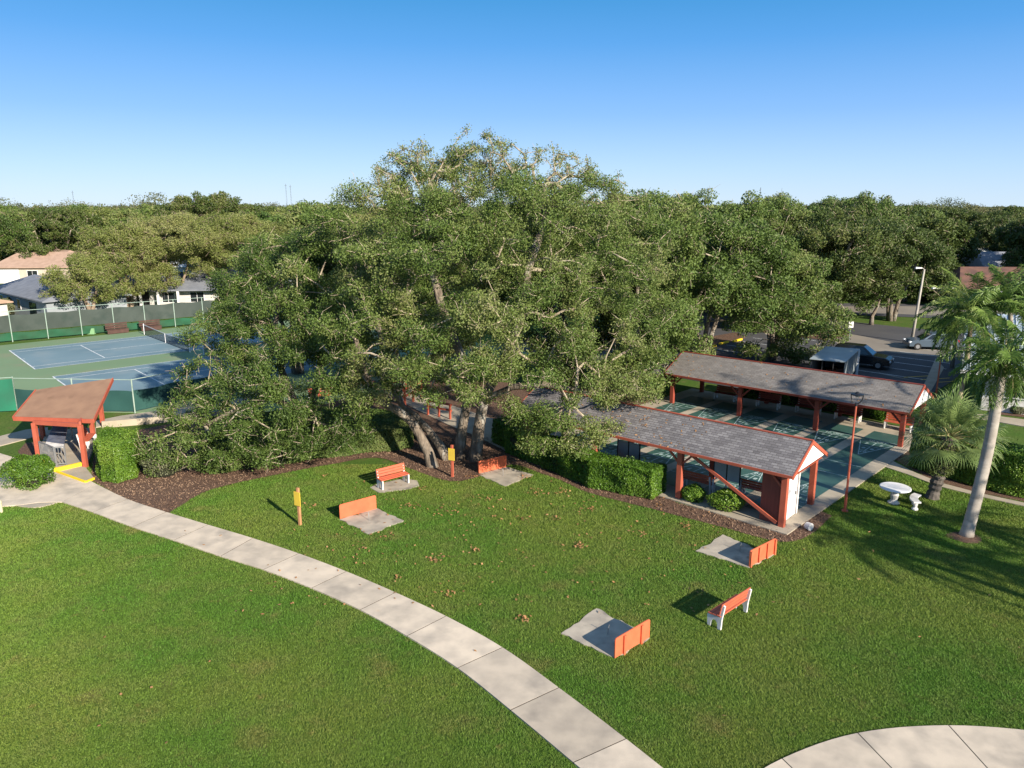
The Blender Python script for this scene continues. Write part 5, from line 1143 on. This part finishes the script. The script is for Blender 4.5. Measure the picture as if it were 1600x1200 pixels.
# transmission masts on the horizon
def mast(x,Y,h,label):
    p=aty(x,330,Y); r=empty('radio_mast',(p[0],Y,0),R(20),label,'mast','distant masts on the skyline')
    m=MB(); 
    for a in range(3): t=2.094*a; m.beam((.9*math.cos(t),.9*math.sin(t),0),(.25*math.cos(t),.25*math.sin(t),h),.22,.22)
    for k in range(12): z=h*k/12; m.beam((.8*(1-k/14),0,z),(-.8*(1-k/14)*.5,.6,z+h/12),.12,.12)
    m.build('lattice','metalhaze',r); MB().box(-1.2,1.2,-.1,.1,h*.93,h*.95).build('crossarm','metalhaze',r)
M['metalhaze']=mat('pale_lattice',(0.16,0.20,0.25))
for x,Y,h,lb in ((449,900,38,'left lattice mast of the close pair on the skyline'),(456,905,37,'right lattice mast of the close pair on the skyline'),(1186,1000,36,'single thin mast on the skyline above the right oaks'),(117,950,31,'thin mast on the skyline above the far left trees')): mast(x,Y,h,lb)
# ------------------------------------------------------------------ TREES
def B_(l,Ydef=None): return [tuple(aty(x,y,Y))+(r,) for x,y,Y,r in l]
def S_(l): return [tuple(at(x,y)) if Y is None else tuple(aty(x,y,Y)) for x,y,Y in l]
main_blobs=B_([(650,300,40,1.6),(730,285,41,2.0),(830,295,40,1.9),(915,310,40.5,1.7),(975,335,41,1.5),
 (560,350,38.5,2.0),(635,350,37,2.2),(725,345,36,2.4),(815,350,36,2.4),(905,360,37,2.2),(985,375,39,2.0),
 (500,415,38,2.0),(585,425,35.5,2.3),(680,425,34,2.4),(775,425,33.5,2.4),(870,435,34.5,2.3),(965,440,36.5,2.2),
 (560,510,34.5,2.0),(650,505,32.8,2.2),(745,510,32,2.1),(840,515,32.6,2.1),(930,520,34.5,2.0),
 (590,570,33,1.4),(668,575,31.8,1.5),(745,580,31.5,1.4),(815,585,32,1.5),(890,580,33,1.6),(960,575,34.5,1.5),
 (690,598,33.6,1.15),(735,608,33.4,1.0),(780,600,33.4,1.15),(830,598,33.2,1.2),(625,585,33.8,1.5),(575,600,34.4,1.5),(600,540,33.8,1.7),(1000,560,36,1.4),(1010,500,38,1.7),(700,400,43,2.8),(850,400,43,2.8),(560,420,43,2.6),(960,430,43,2.4),(760,340,44,2.4)])
shelter_blobs=B_([(850,600,33.2,1.4),(905,600,33.4,1.35),(955,605,34,1.1),(865,655,32.9,1.2),(915,660,33.1,1.0),(1000,620,34.8,.8),(900,570,33.6,1.6),(825,635,33.2,1.1),(875,625,33.2,1.25),(925,632,33.6,1.0),(975,640,34.3,.6),(840,680,33.0,.95),(890,690,32.8,.8),(820,595,33,1.2),(968,676,34,.45),(930,680,33.3,.55)])
loose=B_([(615,262,39.5,1.1),(640,243,40,1.0),(600,290,39.5,1.0),(905,262,40.5,1.0),(770,225,40,.9),(625,275,39,1.3),(660,250,40,1.2),(745,240,40,1.5),(790,262,40,1.2),(855,262,40,1.4),(890,285,40,1.3),(940,300,40.5,1.3),(610,310,39,1.3),(700,260,40,1.2),(700,300,38.5,1.4),(800,300,38.5,1.4)])
stems=[S_([(677,729,None),(669,706,36.3),(656,680,36.5),(641,657,36.5),(620,640,36.4),(598,630,36.0),(570,585,35.5),(555,530,35)]),
       S_([(700,718,None),(687,695,37.4),(668,671,37.6),(650,651,37.8),(630,636,38),(605,590,38.4),(590,500,38.0)]),
       S_([(717,717,None),(722,670,37.2),(732,620,37.0),(722,560,36.5),(690,480,36.0),(670,400,36.5),(665,330,38)]),
       S_([(742,719,None),(748,670,37.0),(755,625,36.8),(790,560,36.3),(815,490,36.0),(825,420,36.2),(850,350,37.5),(850,290,39)]),
       S_([(755,625,36.8),(800,605,35),(850,600,34),(900,610,33.4)])]
make_oak('live_oak','huge spreading live oak with leaning pale trunks in the centre of the lawn edge',stems,[.27,.22,.27,.31,.12],main_blobs+shelter_blobs,101,1300,.104,.062,'oakleaf','bark',.84,(.28,.76),3,.010,loose=loose,inner=.80,tip=.015,core=.2,void=.36)
left_blobs=B_([(375,455,41,1.7),(440,410,42,2.1),(505,390,41,1.9),(345,520,39,1.6),(420,500,38,2.0),(495,480,38,2.0),
 (320,590,37,1.3),(385,580,36,1.7),(455,570,36,1.8),(525,560,36,1.8),(320,645,36,1.1),(380,640,35.2,1.4),(445,630,35,1.4),(510,620,35.5,1.4),(570,615,36.2,1.2),
 (345,715,35.2,.9),(300,712,35,.8),(420,718,35,.7),(180,700,35.5,.5),(590,600,35.8,1.3),(410,600,35.2,1.5),(350,570,36.5,1.4),(300,610,36.6,1.0),(440,650,34.6,1.2),(520,640,34.9,1.2),(320,700,34.9,.9),(265,690,35,.7),(545,600,35.2,1.4),(480,595,35,1.5),(360,690,34.7,1.2),(430,700,34.5,1.1),(500,682,34.8,1.2),(550,660,35.2,1.1),(395,655,34.6,1.4),(305,675,35,1.1),(345,645,35,1.2),(460,655,34.8,1.3),(275,650,35.8,.8),(400,690,34.8,1.1),(455,680,35,1.0),(290,690,35.2,.9),(255,705,35,.8),(235,722,34.6,.65),(300,655,36,1.0),(440,450,44,2.2),(380,520,43,2.0),(560,560,37,1.5),(230,695,35.5,.6)])
st2=[S_([(470,690,None),(465,640,38.6),(440,580,38.5),(430,510,39),(440,440,41)]),S_([(480,688,None),(490,620,38.6),(510,540,38.2),(520,450,39.5)]),
     S_([(465,640,38.6),(420,620,37),(370,640,36),(320,665,35.5)])]
make_oak('live_oak','live oak with low drooping branches reaching the mulch left of the bench',st2,[.24,.22,.11],left_blobs,102,1300,.104,.062,'oakleaf','bark',.86,(.28,.74),3,.010,inner=.80,core=.2,void=.12,tip=.014)
# oaks behind the courts and along the parking lot
g0=np.random.default_rng(77)
def oak_at(px_,pytop,Y,cr,label,seed,leaf='oakleaf',bark='bark',lowf=.3,dens=520,L=.19,Wd=.12,basepx=None,group=None,n=10,tw=3,stemn=3,extra=()):
    top=aty(px_,pytop,Y); h=top[2]; g=np.random.default_rng(seed); bl=auto_blobs(h,cr,g,lowf,n); x,y=top[0],Y
    bl=[(a+x,b+y,c,q) for a,b,c,q in bl]+[tuple(aty(a,b,c))+(q,) for a,b,c,q in extra]; stt,bs=auto_stems(h,cr,g,stemn,.30)
    stt=[[(p[0]+x,p[1]+y,p[2]) for p in s] for s in stt]
    return make_oak('live_oak',label,stt,bs,bl,seed,dens,L,Wd,leaf,bark,1.25,(.55,1.0),tw,.018,group=group,inner=.78,step=1.1,tip=.018,loc=(x,y,0))
oak_at(1010,300,52,6.2,'live oak rising directly behind the right side of the big oak',201,lowf=.02)
oak_at(1112,325,60,7.0,'broad live oak whose crown hangs over the far shelter roof',202,lowf=.24,n=14)
oak_at(1218,395,63,5.2,'olive tinged live oak over the parking lot above the grey trailer',203,lowf=.08,leaf='oakleaf',extra=[(1245,500,62.5,2.2),(1215,525,61.5,1.8),(1270,525,62,1.5),(1190,545,61,1.3),(1292,512,62.5,1.7),(1262,552,61,1.3),(1225,560,61,1.1)])
oak_at(905,330,56,7,'dark live oak directly behind the huge central oak',205,leaf='oakdark',lowf=.02)
oak_at(600,340,56,7,'live oak behind the left shoulder of the huge central oak',206,lowf=.02)
oak_at(450,365,58,5.5,'live oak behind the tennis court side of the left oak',207,lowf=.3)
oak_at(1305,330,80,8.5,'dark trunked live oak on the far side of the parking lot entrance',208,leaf='oakdark',lowf=.28,dens=420,L=.24,Wd=.14)
oak_at(1410,345,86,6.2,'dark live oak behind the tall pale street lamp',209,leaf='oakdark',lowf=.2,dens=420,L=.24,Wd=.14)
oak_at(1365,440,83,3.6,'small bright tree standing between the driveway and the street',210,leaf='oakleaf',lowf=.4,dens=480,L=.2,Wd=.12,n=7,stemn=1)
oak_at(1085,300,78,8,'tall live oak on the skyline right of the central oak',211,lowf=.25,dens=420,L=.24,Wd=.14)
oak_at(1205,310,84,8,'skyline live oak above the parking lot',212,lowf=.25,dens=420,L=.24,Wd=.14)
oak_at(1350,302,112,8.5,'bright yellow green tree standing tallest on the right skyline',213,leaf='bright',lowf=.25,dens=220,L=.3,Wd=.18)
# feathery olive trees in front of the left houses
oak_at(185,345,93,6.0,'feathery olive tree in front of the grey building, left of its neighbour',221,leaf='olive',bark='barkfar',lowf=.16,dens=480,n=13,L=.22,Wd=.10,tw=4)
oak_at(262,330,97,6.6,'tall feathery olive tree with forked tan trunks by the columned house',222,leaf='olive',bark='barkfar',lowf=.40,dens=480,n=12,L=.22,Wd=.10,tw=4)
oak_at(345,330,102,7.5,'feathery olive tree at the right end of the far tennis fence',223,leaf='olive',bark='barkfar',lowf=.34,dens=480,n=13,L=.22,Wd=.10,tw=4)
oak_at(132,402,86,4.2,'low bushy olive tree hiding the right end of the grey roof',224,leaf='olive',bark='barkfar',lowf=.25,dens=480,L=.22,Wd=.10,n=8)
oak_at(-42,298,84,4.6,'tree leaning in from the left edge of the photo',225,leaf='oakleaf',bark='barkfar',lowf=.55,dens=420,L=.2,Wd=.12)
oak_at(310,299,150,9,'tall dark tree breaking the skyline above the olive trees',226,leaf='oakdark',lowf=.3,dens=180,L=.34,Wd=.2)
oak_at(75,322,140,8.5,'dense dark green tree behind the tan roofs at left',227,leaf='oakdark',lowf=.2,dens=180,L=.34,Wd=.2)
oak_at(20,330,150,8,'rounded green tree behind the tan roofs at the far left edge',228,leaf='oakleaf',lowf=.2,dens=180,L=.34,Wd=.2)
oak_at(1560,338,150,9,'dark oak behind the blue grey roof at upper right',229,leaf='oakdark',lowf=.3,dens=200,L=.3,Wd=.18)
oak_at(1665,330,104,7.5,'dark oak at the right edge above the metal roof',230,leaf='oakdark',bark='barkfar',lowf=.3,dens=200,L=.3,Wd=.18)
# two large planting groups of crape myrtle by the clubhouse
oak_at(1560,590,47.5,1.3,'slim ornamental tree with pale stems at the clubhouse wall',231,leaf='olive',bark='barkfar',lowf=.4,dens=500,L=.1,Wd=.05,n=5,tw=2)
# ------------------------------------------------------------------ middle distance: repeated trees
protos=[]
for i,(lf,bk) in enumerate((('oakleaf','bark'),('oakdark','bark'),('olive','barkfar'),('oakleaf','bark'),('bright','bark'),('oakdark','barkfar'))):
    g=np.random.default_rng(300+i); h=11.5;cr=7.0; bl=auto_blobs(h,cr,g,.2,11); s_,b_s=auto_stems(h,cr,g,3,.3)
    t=make_oak('woodland_tree','x',s_,b_s,bl,300+i,175,.36,.22,lf,bk,1.5,(.75,1.25),1,.03,inner=.78,step=1.5,tip=.02,catg='tree',loc=(0,0,0)); protos.append(t)
used=set()
def blocked(x,Y,z=11):
    px_,py_=pix([(x,Y,5)]); px_=px_[0]
    if px_<350 and Y<148: return True
    if px_>1290 and Y<100: return True
    if px_>1440 and Y<170 and px_<1640: return True
    if px_<620 and Y<118: return True
    if 620<=px_<=1290 and Y<92: return True
    return False
gm_=np.random.default_rng(99); placed=[]; k=0
zones={0:('tree in the mixed wood left of the big oak crown','woods left of the big oak'),1:('tree in the mixed wood behind the big oak crown','woods behind the big oak'),2:('tree in the dark wood right of the big oak crown','woods right of the big oak')}
for _ in range(6000):
    Y=95+115*gm_.uniform()**.8; x=gm_.uniform(-.74,.74)*Y
    if blocked(x,Y) or any((x-a)**2+(Y-b)**2<6.6**2 for a,b in placed): continue
    placed.append((x,Y)); px_=pix([(x,Y,6)])[0][0]; z=0 if px_<600 else 1 if px_<1000 else 2
    idx=gm_.choice([0,1,2,3,5,0,2,4] if z==0 else [0,1,3,0,1,4] if z==1 else [1,5,0,3,1,5])
    t=protos[idx] if idx not in used else copy_tree(protos[idx]); used.add(idx)
    s=gm_.uniform(.70,1.12); t.location=(x,Y,0); t.rotation_euler=(0,0,gm_.uniform(0,6.28)); t.scale=(s*gm_.uniform(.92,1.1),)*2+(s*gm_.uniform(.9,1.06),)
    t['label']=zones[z][0]; t['group']=zones[z][1]; t['category']='tree'; k+=1
for i,p in enumerate(protos):
    if i not in used: p.location=(-60-12*i,215,0); p['label']=zones[0][0]; p['group']=zones[0][1]
print('mid trees',k)
# ------------------------------------------------------------------ far wood: one mass to the horizon
def farwood():
    g=np.random.default_rng(123); Vs=[];Ts=[]; base=[]
    for i in range(5):
        bl=np.array(auto_blobs(11.5,7.2,g,.25,10)); C,Rc=clumps_from_blobs([tuple(b) for b in bl],g,2.1,(1.0,1.6),.8,.1)
        base.append((C,Rc))
    for _ in range(1500):
        Y=205*math.exp(g.uniform()*2.0); x=g.uniform(-.80,.80)*Y; C,Rc=base[g.integers(5)]; s=g.uniform(.62,1.16)*(1.22 if g.uniform()<.06 else 1.0)
        lod=1 if Y<330 else .45 if Y<600 else .2; nL=int(26*lod*len(C)); idx=g.integers(0,len(C),nL); d=unit(g.normal(size=(nL,3))); P=C[idx]+d*Rc[idx][:,None]*g.uniform(.5,1.05,nL)[:,None]*[1,1,.8]
        P=P[P[:,2]>4.2]; a=g.uniform(0,6.28); c_,s_=math.cos(a),math.sin(a); P=np.column_stack([P[:,0]*c_-P[:,1]*s_,P[:,0]*s_+P[:,1]*c_,P[:,2]])*s+[x,Y,0]
        sz=.55 if lod==1 else .95 if lod==.45 else 1.7
        V,_f=leaves(P,sz,sz*.62,g,unit(np.column_stack([P[:,0]-x,P[:,1]-Y,P[:,2]-4])),.6); Vs.append(V); Ts.append(np.clip(g.uniform(0,1)*.6+g.uniform(0,.5,len(P)),0,1))
    V=np.concatenate(Vs); o=bigmesh('woods',V,np.arange(len(V)).reshape(-1,4),'farleaf',np.concatenate(Ts)); tag(o,'distant oak woods reading as one mass out to the horizon','woods',kind='stuff')
M['farleaf']=leafmat('far_wood_leaf',[(0,(0.034,0.050,0.018)),(0.4,(0.066,0.088,0.030)),(0.75,(0.10,0.12,0.046)),(1,(0.15,0.145,0.065))],.2,.8,.03)
farwood()
# ------------------------------------------------------------------ palms
b0=at(1510,836); t0=aty(1563,588,b0[1]+.6)
feather_palm('tall_palm','tall leaning palm with a smooth grey trunk at the right edge of the lawn',b0,t0,.235,.19,26,2.3,401,lo=-1.15,hi=1.2,droop=1.4,shaft=.9,ll=.6,pairs=60,lw=.042)
b1_=at(1496,636); t1_=aty(1517,503,b1_[1]+.3)
feather_palm('tall_palm','slender palm with a thin tan trunk and wide arching fronds behind the fan palm',b1_,t1_,.17,.13,44,3.5,402,lo=-.95,hi=1.35,droop=1.5,shaft=.7,ll=.75,pairs=84,bark='barkfar',lw=.05)
b2_=at(1590,640)+[.5,1.5,0]; t2_=aty(1578,488,b2_[1])
feather_palm('tall_palm','palm half out of the photo whose upright fronds rise before the metal roof',b2_,t2_,.16,.13,30,3.3,403,lo=-.2,hi=1.45,droop=1.1,shaft=.6,ll=.7,pairs=76,lw=.05)
p=at(1456,778); fan_palm('fan_palm','short fan palm with a fern clad trunk beside the white garden table',p,2.75,.24,40,404)
# palms just outside the frame whose shadows fall across the lawn
def shadowpalm(x,y,h,seed,label,z=0):
    gpt=at(x,y,z)[:2]; L_=(h-z)/math.tan(SUN_EL); q=gpt+np.array([math.sin(SUN_AZ),math.cos(SUN_AZ)])*L_
    feather_palm('tall_palm',label,(q[0],q[1],0),(q[0]+.3,q[1],h),.22,.17,22,2.9,seed,lo=-1.0,hi=1.3,droop=1.5,shaft=.7,ll=.55,pairs=44,lw=.045,group='palms beside the lawn outside the photo')
for i,(x,y,h) in enumerate(((1400,868,7.5),(1590,900,7.0),(1340,812,8.5),(1560,835,8),(1345,705,9),(1385,598,9.5),(1330,620,9))): shadowpalm(x,y,h,410+i,'feather palm outside the right edge of the photo that shades the lawn',2.7 if i>4 else 0)
